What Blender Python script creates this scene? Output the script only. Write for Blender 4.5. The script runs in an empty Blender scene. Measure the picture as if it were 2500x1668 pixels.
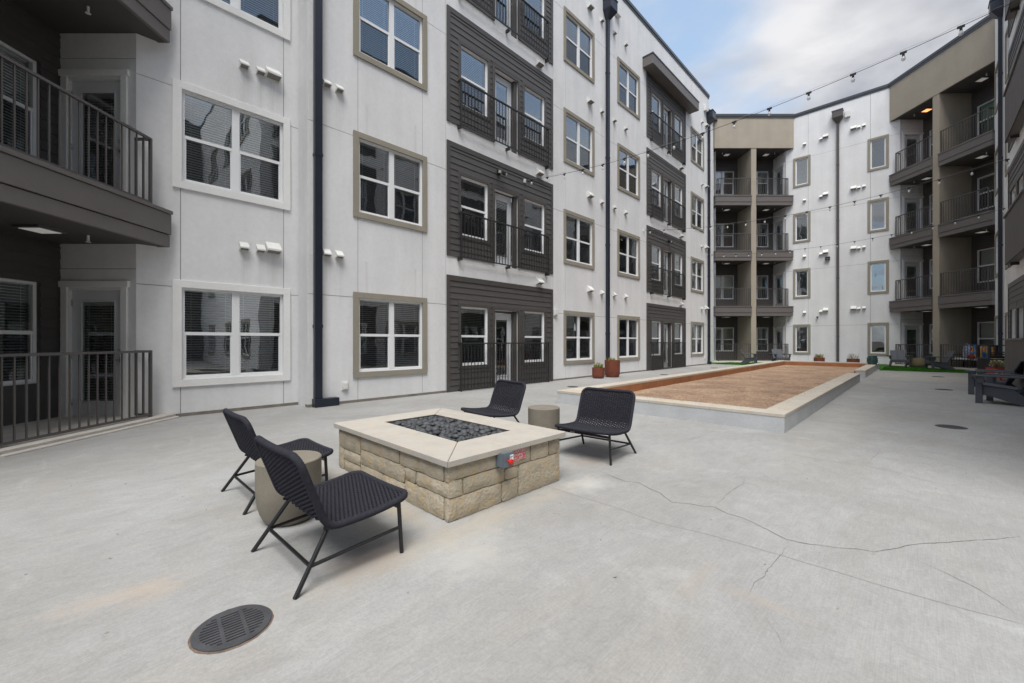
import bpy, bmesh, math, random
from mathutils import Vector, Matrix, noise
random.seed(7)
sc = bpy.context.scene
COL = sc.collection
R = math.radians
EYE, FPX = 1.28, 1005.0
TH = math.atan(993 / FPX)
CT, ST = math.cos(TH), math.sin(TH)
RD, FD = Vector((CT, ST, 0)), Vector((-ST, CT, 0))      # right and forward of the lens on the ground

# ------------------------------------------------------------------ camera
cam = bpy.data.cameras.new("camera"); camo = bpy.data.objects.new("camera", cam); COL.objects.link(camo)
camo.location = (0, 0, EYE); camo.rotation_euler = (R(90), 0, TH)
cam.sensor_width = 36; cam.lens = FPX / 2500 * 36; cam.clip_start = .05; cam.clip_end = 500
sc.camera = camo
# ------------------------------------------------------------------ sky and sun
SUN_EL, SUN_AZ = 64, -52      # azimuth measured from +X anticlockwise to where the sun stands
world = bpy.data.worlds.new("World"); sc.world = world; world.use_nodes = True
nt = world.node_tree; nt.nodes.clear()
def WN(t, **k):
    n = nt.nodes.new(t)
    for a, b in k.items(): setattr(n, a, b)
    return n
out = WN('ShaderNodeOutputWorld'); bg = WN('ShaderNodeBackground'); sky = WN('ShaderNodeTexSky', sky_type='NISHITA')
sky.sun_disc = False; sky.sun_elevation = R(SUN_EL); sky.sun_rotation = R(90 - SUN_AZ)
sky.air_density = 1.0; sky.dust_density = .6; sky.ozone_density = 1.4
bg.inputs[1].default_value = .15
tc = WN('ShaderNodeTexCoord'); sep = WN('ShaderNodeSeparateXYZ'); nt.links.new(tc.outputs['Generated'], sep.inputs[0])
# project the direction on a cloud sheet: xy / (z + .18)
addz = WN('ShaderNodeMath', operation='ADD'); addz.inputs[1].default_value = .22; nt.links.new(sep.outputs[2], addz.inputs[0])
mx = WN('ShaderNodeMath', operation='MAXIMUM'); mx.inputs[1].default_value = .05; nt.links.new(addz.outputs[0], mx.inputs[0])
dx = WN('ShaderNodeMath', operation='DIVIDE'); dy = WN('ShaderNodeMath', operation='DIVIDE')
nt.links.new(sep.outputs[0], dx.inputs[0]); nt.links.new(mx.outputs[0], dx.inputs[1])
nt.links.new(sep.outputs[1], dy.inputs[0]); nt.links.new(mx.outputs[0], dy.inputs[1])
comb = WN('ShaderNodeCombineXYZ'); nt.links.new(dx.outputs[0], comb.inputs[0]); nt.links.new(dy.outputs[0], comb.inputs[1])
mp = WN('ShaderNodeMapping'); mp.inputs['Location'].default_value = (8.2, 3.1, 0); nt.links.new(comb.outputs[0], mp.inputs[0])
n1 = WN('ShaderNodeTexNoise'); n1.inputs['Scale'].default_value = 1.15; n1.inputs['Detail'].default_value = 9; n1.inputs['Roughness'].default_value = .52; n1.inputs['Distortion'].default_value = .35
n2 = WN('ShaderNodeTexNoise'); n2.inputs['Scale'].default_value = 1.9; n2.inputs['Detail'].default_value = 9; n2.inputs['Distortion'].default_value = .5
nt.links.new(mp.outputs[0], n1.inputs[0]); nt.links.new(mp.outputs[0], n2.inputs[0])
cr = WN('ShaderNodeValToRGB'); cr.color_ramp.elements[0].position = .37; cr.color_ramp.elements[1].position = .56
cr.color_ramp.interpolation = 'EASE'
nt.links.new(n1.outputs[0], cr.inputs[0])
cc = WN('ShaderNodeValToRGB'); cc.color_ramp.elements[0].position = .34; cc.color_ramp.elements[1].position = .58
cc.color_ramp.elements[0].color = (1.75, 1.83, 2.08, 1); cc.color_ramp.elements[1].color = (3.5, 3.5, 3.56, 1)
nt.links.new(n2.outputs[0], cc.inputs[0])
skm = WN('ShaderNodeMix', data_type='RGBA', blend_type='MIX'); skm.inputs[0].default_value = .5
nt.links.new(sky.outputs[0], skm.inputs[6]); skm.inputs[7].default_value = (2.4, 3.1, 3.8, 1)
mixc = WN('ShaderNodeMix', data_type='RGBA'); nt.links.new(cr.outputs[0], mixc.inputs[0])
nt.links.new(skm.outputs[2], mixc.inputs[6]); nt.links.new(cc.outputs[0], mixc.inputs[7])
nt.links.new(mixc.outputs[2], bg.inputs[0]); nt.links.new(bg.outputs[0], out.inputs[0])
sun = bpy.data.lights.new("sun", 'SUN'); sun.energy = 2.6; sun.angle = R(38); sun.color = (1, .965, .91)
suno = bpy.data.objects.new("sun", sun); COL.objects.link(suno)
sd = Vector((math.cos(R(SUN_EL)) * math.cos(R(SUN_AZ)), math.cos(R(SUN_EL)) * math.sin(R(SUN_AZ)), math.sin(R(SUN_EL))))
suno.rotation_euler = sd.to_track_quat('Z', 'Y').to_euler(); suno.location = (0, 10, 40)
sc.view_settings.view_transform = 'Standard'; sc.view_settings.look = 'None'
sc.view_settings.gamma = 1; sc.view_settings.use_curve_mapping = False
sc.view_settings.exposure = .74
sc.cycles.max_bounces = 8; sc.cycles.diffuse_bounces = 5; sc.cycles.glossy_bounces = 4; sc.cycles.transparent_max_bounces = 12
sc.cycles.caustics_reflective = False; sc.cycles.caustics_refractive = False

# ------------------------------------------------------------------ materials
MATS = {}
def mat(name, color, rough=.8, metal=0, spec=.5, var=0, vscale=3, bump=0, bscale=200, bdist=.002, obj_var=0, var2=None, streak=0):
    m = bpy.data.materials.new(name); m.use_nodes = True; t = m.node_tree; b = t.nodes['Principled BSDF']
    b.inputs['Roughness'].default_value = rough; b.inputs['Metallic'].default_value = metal
    b.inputs['Specular IOR Level'].default_value = spec
    b.inputs['Base Color'].default_value = (*color, 1)
    L = t.links.new
    tcn = t.nodes.new('ShaderNodeTexCoord'); src = None
    geo = t.nodes.new('ShaderNodeNewGeometry')
    if var or obj_var or streak:
        hsv = t.nodes.new('ShaderNodeHueSaturation'); hsv.inputs['Color'].default_value = (*color, 1)
        val = None
        def addv(sock):
            nonlocal val
            if val is None: val = sock
            else:
                a = t.nodes.new('ShaderNodeMath'); a.operation = 'ADD'; L(val, a.inputs[0]); L(sock, a.inputs[1]); val = a.outputs[0]
        def mr(sock, amp, lo=.3, hi=.7):
            r = t.nodes.new('ShaderNodeMapRange'); r.inputs[1].default_value = lo; r.inputs[2].default_value = hi
            r.inputs[3].default_value = -amp; r.inputs[4].default_value = amp; L(sock, r.inputs[0]); return r.outputs[0]
        if var:
            n = t.nodes.new('ShaderNodeTexNoise'); n.inputs['Scale'].default_value = vscale; n.inputs['Detail'].default_value = 8; n.inputs['Roughness'].default_value = .62
            L(geo.outputs['Position'], n.inputs[0]); addv(mr(n.outputs[0], var))
            n = t.nodes.new('ShaderNodeTexNoise'); n.inputs['Scale'].default_value = vscale * 14; n.inputs['Detail'].default_value = 4
            L(geo.outputs['Position'], n.inputs[0]); addv(mr(n.outputs[0], var * .5))
        if streak:
            mpn = t.nodes.new('ShaderNodeMapping'); mpn.inputs['Scale'].default_value = (2.2, 2.2, .16); L(geo.outputs['Position'], mpn.inputs[0])
            n = t.nodes.new('ShaderNodeTexNoise'); n.inputs['Scale'].default_value = 1.3; n.inputs['Detail'].default_value = 6; L(mpn.outputs[0], n.inputs[0])
            addv(mr(n.outputs[0], streak))
        if obj_var:
            oi = t.nodes.new('ShaderNodeObjectInfo'); addv(mr(oi.outputs['Random'], obj_var, 0, 1))
        a = t.nodes.new('ShaderNodeMath'); a.operation = 'ADD'; a.inputs[1].default_value = 1; L(val, a.inputs[0]); L(a.outputs[0], hsv.inputs['Value'])
        L(hsv.outputs[0], b.inputs['Base Color']); m['hsv'] = 1
        src = hsv.outputs[0]
        if var2:
            n = t.nodes.new('ShaderNodeTexNoise'); n.inputs['Scale'].default_value = vscale * 1.7; n.inputs['Detail'].default_value = 7; L(geo.outputs['Position'], n.inputs[0])
            r = t.nodes.new('ShaderNodeMapRange'); r.inputs[1].default_value = .48; r.inputs[2].default_value = .68; L(n.outputs[0], r.inputs[0])
            mm = t.nodes.new('ShaderNodeMix'); mm.data_type = 'RGBA'; mm.inputs[7].default_value = (*var2, 1); L(r.outputs[0], mm.inputs[0]); L(src, mm.inputs[6]); L(mm.outputs[2], b.inputs['Base Color'])
    if bump:
        n = t.nodes.new('ShaderNodeTexNoise'); n.inputs['Scale'].default_value = bscale; n.inputs['Detail'].default_value = 5; L(geo.outputs['Position'], n.inputs[0])
        bp = t.nodes.new('ShaderNodeBump'); bp.inputs['Strength'].default_value = bump; bp.inputs['Distance'].default_value = bdist
        L(n.outputs[0], bp.inputs['Height']); L(bp.outputs[0], b.inputs['Normal'])
    MATS[name] = m; return m

mat('stucco_white', (.74, .74, .745), .92, spec=.2, var=.05, vscale=.9, bump=.7, bscale=110, bdist=.006, streak=.042)
def drips():
    m = MATS['stucco_white']; t = m.node_tree; L = t.links.new; b = t.nodes['Principled BSDF']; src = b.inputs['Base Color'].links[0].from_socket
    geo = t.nodes.new('ShaderNodeNewGeometry'); sp = t.nodes.new('ShaderNodeSeparateXYZ'); L(geo.outputs['Position'], sp.inputs[0])
    def M(op, a, b_=None, clamp=False):
        n = t.nodes.new('ShaderNodeMath'); n.operation = op; n.use_clamp = clamp
        for i, v in enumerate((a, b_)):
            if v is None: continue
            if hasattr(v, 'links'): L(v, n.inputs[i])
            else: n.inputs[i].default_value = v
        return n.outputs[0]
    n = t.nodes.new('ShaderNodeTexNoise'); n.inputs['Scale'].default_value = 1; n.inputs['Detail'].default_value = 5
    mp_ = t.nodes.new('ShaderNodeMapping'); mp_.inputs['Scale'].default_value = (22, 22, 1.1); L(geo.outputs['Position'], mp_.inputs[0]); L(mp_.outputs[0], n.inputs[0])
    d = None
    for c, w_ in ((3.25, .10), (3.5, .12), (1.95, .07), (2.22, .07), (2.43, .12), (12.48, .10), (13.3, .08), (14.16, .08), (15.03, .08), (9.7, .10), (4.1, .05), (5.3, .05), (23.25, .08), (23.85, .1), (3.0, .16)):
        q = M('SUBTRACT', 1, M('DIVIDE', M('ABSOLUTE', M('SUBTRACT', sp.outputs[1], c)), w_), True); d = q if d is None else M('MAXIMUM', d, q)
    z = M('MODULO', sp.outputs[2], 3.385); f = t.nodes.new('ShaderNodeMapRange'); f.inputs[1].default_value = 1.5; f.inputs[2].default_value = 2.99; L(z, f.inputs[0])
    k = M('MULTIPLY', M('MULTIPLY', d, M('MULTIPLY', f.outputs[0], M('LESS_THAN', z, 2.99))), M('LESS_THAN', sp.outputs[0], -8.2))
    k = M('MULTIPLY', k, M('MULTIPLY', M('SUBTRACT', n.outputs[0], .30), 1.7, True))
    mm = t.nodes.new('ShaderNodeMix'); mm.data_type = 'RGBA'; mm.inputs[7].default_value = (.52, .51, .485, 1); L(k, mm.inputs[0]); L(src, mm.inputs[6]); L(mm.outputs[2], b.inputs['Base Color'])
drips()
mat('stucco_trim', (.30, .275, .225), .9, spec=.2, var=.07, vscale=2, bump=.5, bscale=160, bdist=.004)
mat('stucco_lighttrim', (.80, .80, .79), .9, spec=.2, var=.04, vscale=2, bump=.5, bscale=160, bdist=.004)
mat('stucco_beige', (.365, .322, .262), .92, spec=.2, var=.06, vscale=1.2, bump=.5, bscale=160, bdist=.004, streak=.04)
mat('joint_dark', (.30, .30, .30), .95)
mat('siding', (.075, .070, .068), .55, var=.08, vscale=5, obj_var=.06, bump=.15, bscale=60, bdist=.002)
mat('siding_trim', (.070, .064, .060), .5, var=.06, vscale=4)
mat('fascia', (.135, .122, .118), .5, var=.06, vscale=2.5)
mat('soffit', (.075, .068, .065), .75, var=.05)
mat('rail_metal', (.085, .078, .076), .42, spec=.5)
mat('juliet_metal', (.028, .027, .027), .42, spec=.5)
mat('navy_pipe', (.014, .018, .032), .38, var=.15, vscale=4)
mat('brown_pipe', (.09, .08, .078), .45, var=.1)
mat('vinyl', (.80, .81, .82), .4, spec=.5)
mat('door_white', (.62, .64, .66), .45, var=.03)
mat('vent_white', (.70, .70, .68), .5, var=.06, vscale=8)
mat('blind', (.86, .88, .86), .5)
mat('blind_green', (.38, .60, .47), .55)
mat('interior', (.13, .14, .14), .9)
mat('vent_inner_shade', (.22, .21, .20), .9)
mat('steel', (.55, .53, .5), .3, metal=1)
mat('cap_metal', (.07, .075, .085), .35, metal=.3, var=.1)
mat('foundation', (.20, .185, .16), .95, var=.25, vscale=6, bump=.5, bscale=60, bdist=.006)
mat('patio', (.50, .47, .43), .9, var=.1, vscale=3, bump=.3)
mat('rope', (.026, .026, .035), .85, spec=.25, var=.3, vscale=60, bump=.8, bscale=420, bdist=.003)
mat('black_metal', (.010, .010, .011), .35, spec=.5)
mat('table_concrete', (.20, .178, .142), .75, var=.13, vscale=5, bump=.15, bscale=90, bdist=.002)
mat('coping', (.42, .395, .355), .8, var=.07, vscale=5, bump=.25, bscale=150, bdist=.002, obj_var=.05, var2=(.47, .415, .345))
mat('coping_bocce', (.50, .46, .40), .85, var=.08, vscale=3, bump=.25, bscale=150, bdist=.002, obj_var=.05, var2=(.50, .42, .31))
mat('pit_stone', (.42, .365, .28), .9, var=.20, vscale=7, bump=.9, bscale=45, bdist=.012, obj_var=.12, var2=(.44, .35, .22))
mat('mortar', (.42, .35, .21), .95, var=.1, vscale=10, bump=.6, bscale=80, bdist=.006)
mat('pebble', (.060, .064, .070), .62, spec=.4, var=.25, vscale=25, bump=.25, bscale=200, bdist=.001, obj_var=.35)
mat('stucco_grey', (.50, .51, .52), .95, var=.08, vscale=3, bump=1.0, bscale=110, bdist=.008)
mat('timber', (.35, .145, .06), .75, var=.2, vscale=2.5, bump=.25, bscale=60, obj_var=.1)
mat('corten', (.17, .045, .022), .6, var=.22, vscale=6, bump=.25, bscale=90)
mat('red_paint', (.33, .03, .02), .5, var=.1)
mat('adirondack', (.075, .082, .098), .6, var=.08, vscale=6, bump=.1, bscale=100)
mat('glazed_green', (.012, .06, .06), .12, spec=.7, var=.2, vscale=8)
mat('tan_pot', (.27, .21, .135), .7, var=.12, vscale=6)
mat('iron', (.085, .087, .095), .55, metal=.35, var=.2, vscale=12, bump=.3, bscale=140)
mat('rust', (.14, .105, .08), .95, var=.4, vscale=40, bump=.8, bscale=60, bdist=.006)
mat('drain_void', (.008, .008, .008), .9)
mat('soil', (.05, .035, .025), .95)
mat('leaf', (.16, .20, .05), .6, var=.3, vscale=20)
mat('leaf_yellow', (.42, .40, .10), .6, var=.3, vscale=20)
mat('dry_stem', (.22, .17, .13), .8)
mat('flower_pink', (.55, .08, .14), .6)
mat('flower_white', (.7, .7, .62), .6)
mat('box_grey', (.14, .17, .20), .4, metal=.2, var=.05)
mat('signal_red', (.62, .02, .015), .3)
mat('sign_red', (.52, .03, .03), .4)
mat('sign_white', (.8, .8, .8), .5)
mat('print_dark', (.05, .05, .05), .6)
mat('rubber_cable', (.012, .012, .013), .5)
mat('cushion_white', (.68, .69, .72), .9)
mat('crack', (.13, .125, .115), .95)
mat('saw_joint', (.31, .30, .29), .95)
mat('dirt', (.26, .24, .21), .95)

def glass(name, tint, refl, dark=0):
    m = bpy.data.materials.new(name); m.use_nodes = True; t = m.node_tree; t.nodes.clear(); L = t.links.new
    o = t.nodes.new('ShaderNodeOutputMaterial'); mixs = t.nodes.new('ShaderNodeMixShader')
    tr = t.nodes.new('ShaderNodeBsdfTransparent'); tr.inputs[0].default_value = (*tint, 1)
    gl = t.nodes.new('ShaderNodeBsdfGlossy'); gl.inputs['Roughness'].default_value = .01; gl.inputs[0].default_value = (.93, .97, 1, 1)
    fr = t.nodes.new('ShaderNodeFresnel'); fr.inputs[0].default_value = 1.5
    mr = t.nodes.new('ShaderNodeMapRange'); mr.inputs[1].default_value = .04; mr.inputs[2].default_value = 1; mr.inputs[3].default_value = refl; mr.inputs[4].default_value = 1
    L(fr.outputs[0], mr.inputs[0]); L(mr.outputs[0], mixs.inputs[0]); L(tr.outputs[0], mixs.inputs[1]); L(gl.outputs[0], mixs.inputs[2])
    geo = t.nodes.new('ShaderNodeNewGeometry'); n = t.nodes.new('ShaderNodeTexNoise'); n.inputs['Scale'].default_value = 2.3; n.inputs['Detail'].default_value = 1
    L(geo.outputs['Position'], n.inputs[0]); bp = t.nodes.new('ShaderNodeBump'); bp.inputs['Strength'].default_value = .10; bp.inputs['Distance'].default_value = .02
    L(n.outputs[0], bp.inputs['Height']); L(bp.outputs[0], gl.inputs['Normal'])
    L(mixs.outputs[0], o.inputs[0]); MATS[name] = m; return m
glass('pane_glass', (.92, .97, .96), .28)
def screen_mat():
    m = bpy.data.materials.new('insect_mesh'); m.use_nodes = True; t = m.node_tree; t.nodes.clear(); L = t.links.new
    o = t.nodes.new('ShaderNodeOutputMaterial'); mixs = t.nodes.new('ShaderNodeMixShader'); mixs.inputs[0].default_value = .28
    tr = t.nodes.new('ShaderNodeBsdfTransparent'); d = t.nodes.new('ShaderNodeBsdfDiffuse'); d.inputs[0].default_value = (.035, .038, .045, 1)
    L(tr.outputs[0], mixs.inputs[1]); L(d.outputs[0], mixs.inputs[2]); L(mixs.outputs[0], o.inputs[0]); MATS['insect_mesh'] = m
screen_mat()
def bulb_mat():
    m = bpy.data.materials.new('bulb_glass'); m.use_nodes = True; t = m.node_tree; t.nodes.clear(); L = t.links.new
    o = t.nodes.new('ShaderNodeOutputMaterial'); mixs = t.nodes.new('ShaderNodeMixShader'); mixs.inputs[0].default_value = .55
    tr = t.nodes.new('ShaderNodeBsdfTransparent'); tr.inputs[0].default_value = (.95, .95, .95, 1); d = t.nodes.new('ShaderNodeBsdfPrincipled'); d.inputs[0].default_value = (.85, .86, .88, 1); d.inputs['Roughness'].default_value = .1
    L(tr.outputs[0], mixs.inputs[1]); L(d.outputs[0], mixs.inputs[2]); L(mixs.outputs[0], o.inputs[0]); MATS['bulb_glass'] = m
bulb_mat()
def lit(name, col, s):
    m = bpy.data.materials.new(name); m.use_nodes = True; b = m.node_tree.nodes['Principled BSDF']
    b.inputs['Base Color'].default_value = (.7, .7, .7, 1); b.inputs['Emission Color'].default_value = (*col, 1); b.inputs['Emission Strength'].default_value = s; MATS[name] = m
lit('lamp_diffuser', (1, .95, .9), .10); lit('lamp_orange', (1, .35, .10), 1.2)

def concrete():
    m = bpy.data.materials.new('concrete'); m.use_nodes = True; t = m.node_tree; b = t.nodes['Principled BSDF']; L = t.links.new
    b.inputs['Roughness'].default_value = .82; b.inputs['Specular IOR Level'].default_value = .3
    geo = t.nodes.new('ShaderNodeNewGeometry')
    def nz(scale, det, mapping=None, rough=.6, dist=0):
        n = t.nodes.new('ShaderNodeTexNoise'); n.inputs['Scale'].default_value = scale; n.inputs['Detail'].default_value = det; n.inputs['Roughness'].default_value = rough; n.inputs['Distortion'].default_value = dist
        if mapping:
            mpn = t.nodes.new('ShaderNodeMapping'); mpn.inputs['Scale'].default_value = mapping; L(geo.outputs['Position'], mpn.inputs[0]); L(mpn.outputs[0], n.inputs[0])
        else: L(geo.outputs['Position'], n.inputs[0])
        return n.outputs[0]
    def rng(s, lo, hi, a, c):
        r = t.nodes.new('ShaderNodeMapRange'); r.inputs[1].default_value = lo; r.inputs[2].default_value = hi; r.inputs[3].default_value = a; r.inputs[4].default_value = c; L(s, r.inputs[0]); return r.outputs[0]
    def mix(f, a, c, mode='MIX'):
        mm = t.nodes.new('ShaderNodeMix'); mm.data_type = 'RGBA'; mm.blend_type = mode
        if hasattr(f, 'links'): L(f, mm.inputs[0])
        else: mm.inputs[0].default_value = f
        for i, v in ((6, a), (7, c)):
            if isinstance(v, tuple): mm.inputs[i].default_value = (*v, 1)
            else: L(v, mm.inputs[i])
        return mm.outputs[2]
    col = mix(rng(nz(.55, 7, dist=.6), .35, .65, 0, 1), (.335, .331, .320), (.405, .407, .406))
    col = mix(rng(nz(1.6, 8, (1, .35, 1), dist=1.0), .48, .70, 0, .9), col, (.355, .346, .328))
    col = mix(rng(nz(.8, 6, (1.5, .5, 1)), .56, .75, 0, .55), col, (.435, .41, .37))
    col = mix(rng(nz(.9, 6, (.8, 1.6, 1), dist=1.5), .60, .72, 0, .45), col, (.49, .495, .49))
    col = mix(.55, col, rng2(t, L, nz(7, 9, (1, .6, 1), .72, 1.2), .36, .60, .80), 'MULTIPLY')
    # broom finish streaks along the yard and fine speckle
    col = mix(.30, col, rng2(t, L, nz(1, 4, (170, 5, 1), .7), .35, .65), 'MULTIPLY')
    col = mix(.5, col, rng2(t, L, nz(55, 8, rough=.85), .42, .56, .74), 'MULTIPLY')
    col = mix(rng(nz(190, 2), .70, .76, 0, .5), col, (.19, .18, .17))
    # stains, and darker brown patches around the chairs, each with its own place
    dist = nz(2.6, 6)
    d2 = nz(11, 5)
    for x, y, rx, ry, c, s in ((-2.32, 1.12, .17, .22, (0.221, 0.168, 0.143), .75), (-2.86, .09, .10, .22, (.45, .375, .30), .6), (-2.78, .20, .08, .14, (.43, .36, .29), .45), (-2.5, 3.75, .2, .22, (0.279, 0.230, 0.189), .6),
                              (-3.5, .95, .22, .25, (0.312, 0.295, 0.262), .6), (-.85, 2.32, .05, .2, (.38, .32, .26), .4), (-.55, 2.30, .2, .04, (.38, .32, .26), .4), (-5.0, -.1, .16, .10, (0.312, 0.295, 0.271), .6), (-5.5, -.3, .3, .07, (0.328, 0.312, 0.287), .6),
                              (-4.5, .6, .35, .06, (0.344, 0.328, 0.303), .5), (-2.2, 1.85, .12, 1.1, (0.410, 0.361, 0.279), .55), (-3.1, 1.62, 1.0, .10, (0.377, 0.320, 0.230), .6), (-.9, 9, .4, 3.2, (0.451, 0.426, 0.377), .45), (.4, 21, 2.0, 2.2, (0.492, 0.451, 0.377), .6), (-2.1, 3.1, .15, .2, (0.508, 0.500, 0.476), .6), (-1.9, 1.6, .25, .3, (0.492, 0.476, 0.435), .5)):
        sp = t.nodes.new('ShaderNodeVectorMath'); sp.operation = 'SUBTRACT'; L(geo.outputs['Position'], sp.inputs[0]); sp.inputs[1].default_value = (x, y, 0)
        ml = t.nodes.new('ShaderNodeVectorMath'); ml.operation = 'MULTIPLY'; L(sp.outputs[0], ml.inputs[0]); ml.inputs[1].default_value = (1 / rx, 1 / ry, 0)
        ln = t.nodes.new('ShaderNodeVectorMath'); ln.operation = 'LENGTH'; L(ml.outputs[0], ln.inputs[0])
        ad = t.nodes.new('ShaderNodeMath'); ad.operation = 'MULTIPLY_ADD'; L(dist, ad.inputs[0]); ad.inputs[1].default_value = 2.6; L(ln.outputs['Value'], ad.inputs[2])
        a2 = t.nodes.new('ShaderNodeMath'); a2.operation = 'MULTIPLY_ADD'; L(d2, a2.inputs[0]); a2.inputs[1].default_value = 1.6; L(ad.outputs[0], a2.inputs[2])
        col = mix(rng(a2.outputs[0], 2.0, 3.5, s, 0), col, c)
    L(col, b.inputs['Base Color'])
    h = t.nodes.new('ShaderNodeMath'); h.operation = 'ADD'; L(nz(1, 4, (170, 4, 1), .7), h.inputs[0]); L(nz(120, 5), h.inputs[1])
    bp = t.nodes.new('ShaderNodeBump'); bp.inputs['Strength'].default_value = .35; bp.inputs['Distance'].default_value = .003; L(h.outputs[0], bp.inputs['Height']); L(bp.outputs[0], b.inputs['Normal'])
    MATS['concrete'] = m
def rng2(t, L, s, lo, hi, base=.6):
    r = t.nodes.new('ShaderNodeMapRange'); r.inputs[1].default_value = lo; r.inputs[2].default_value = hi; r.inputs[3].default_value = base; r.inputs[4].default_value = 1.0; L(s, r.inputs[0])
    c = t.nodes.new('ShaderNodeCombineColor')
    for i in range(3): L(r.outputs[0], c.inputs[i])
    return c.outputs[0]
concrete()
def ramp_noise(name, cols, scale, det, rough=.95, bump=.6, bdist=.01, mapping=(1, 1, 1)):
    m = bpy.data.materials.new(name); m.use_nodes = True; t = m.node_tree; b = t.nodes['Principled BSDF']; L = t.links.new; b.inputs['Roughness'].default_value = rough; b.inputs['Specular IOR Level'].default_value = .15
    geo = t.nodes.new('ShaderNodeNewGeometry'); mpn = t.nodes.new('ShaderNodeMapping'); mpn.inputs['Scale'].default_value = mapping; L(geo.outputs['Position'], mpn.inputs[0])
    n = t.nodes.new('ShaderNodeTexNoise'); n.inputs['Scale'].default_value = scale; n.inputs['Detail'].default_value = det; n.inputs['Roughness'].default_value = .7; L(mpn.outputs[0], n.inputs[0])
    r = t.nodes.new('ShaderNodeValToRGB'); e = r.color_ramp.elements
    while len(e) < len(cols): e.new(.5)
    for i, (p, c) in enumerate(cols): e[i].position = p; e[i].color = (*c, 1)
    L(n.outputs[0], r.inputs[0]); col = r.outputs[0]
    for sc_, lo in ((1.1, .74), (5.5, .80)):
        n2_ = t.nodes.new('ShaderNodeTexNoise'); n2_.inputs['Scale'].default_value = sc_; n2_.inputs['Detail'].default_value = 7; n2_.inputs['Distortion'].default_value = .8; L(mpn.outputs[0], n2_.inputs[0])
        mm = t.nodes.new('ShaderNodeMix'); mm.data_type = 'RGBA'; mm.blend_type = 'MULTIPLY'; mm.inputs[0].default_value = 1; L(col, mm.inputs[6]); L(rng2(t, L, n2_.outputs[0], .38, .58, lo), mm.inputs[7]); col = mm.outputs[2]
    L(col, b.inputs['Base Color'])
    bp = t.nodes.new('ShaderNodeBump'); bp.inputs['Strength'].default_value = bump; bp.inputs['Distance'].default_value = bdist; L(n.outputs[0], bp.inputs['Height']); L(bp.outputs[0], b.inputs['Normal'])
    MATS[name] = m
ramp_noise('crushed_granite', [(.34, (.14, .09, .06)), (.42, (.37, .245, .165)), (.54, (.52, .36, .25)), (.68, (.68, .53, .41))], 22, 10, bump=1, bdist=.03)
ramp_noise('turf', [(.3, (.02, .085, .01)), (.5, (.055, .19, .02)), (.7, (.10, .28, .04))], 90, 5, bump=1, bdist=.02)
ramp_noise('towel_print', [(.38, (.02, .12, .55)), (.45, (.05, .33, .75)), (.50, (.75, .30, .06)), (.55, (.80, .50, .15)), (.62, (.50, .06, .03))], 2.4, 1, bump=0)
def striped(name, a, c, scale):
    m = bpy.data.materials.new(name); m.use_nodes = True; t = m.node_tree; b = t.nodes['Principled BSDF']; L = t.links.new; b.inputs['Roughness'].default_value = .9
    tcn = t.nodes.new('ShaderNodeTexCoord'); w = t.nodes.new('ShaderNodeTexWave'); w.bands_direction = 'Z'; w.inputs['Scale'].default_value = scale; w.inputs['Distortion'].default_value = .6
    L(tcn.outputs['Object'], w.inputs[0]); r = t.nodes.new('ShaderNodeValToRGB'); r.color_ramp.interpolation = 'CONSTANT'; r.color_ramp.elements[0].color = (*a, 1); r.color_ramp.elements[1].position = .5; r.color_ramp.elements[1].color = (*c, 1)
    L(w.outputs[0], r.inputs[0]); L(r.outputs[0], b.inputs['Base Color']); MATS[name] = m
striped('stripe_cloth', (.02, .045, .30), (.65, .68, .72), 4.5)
def vboards():
    m = mat('parapet_board', (.075, .063, .060), .6, var=.15, vscale=6, obj_var=.15)
vboards()

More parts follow.
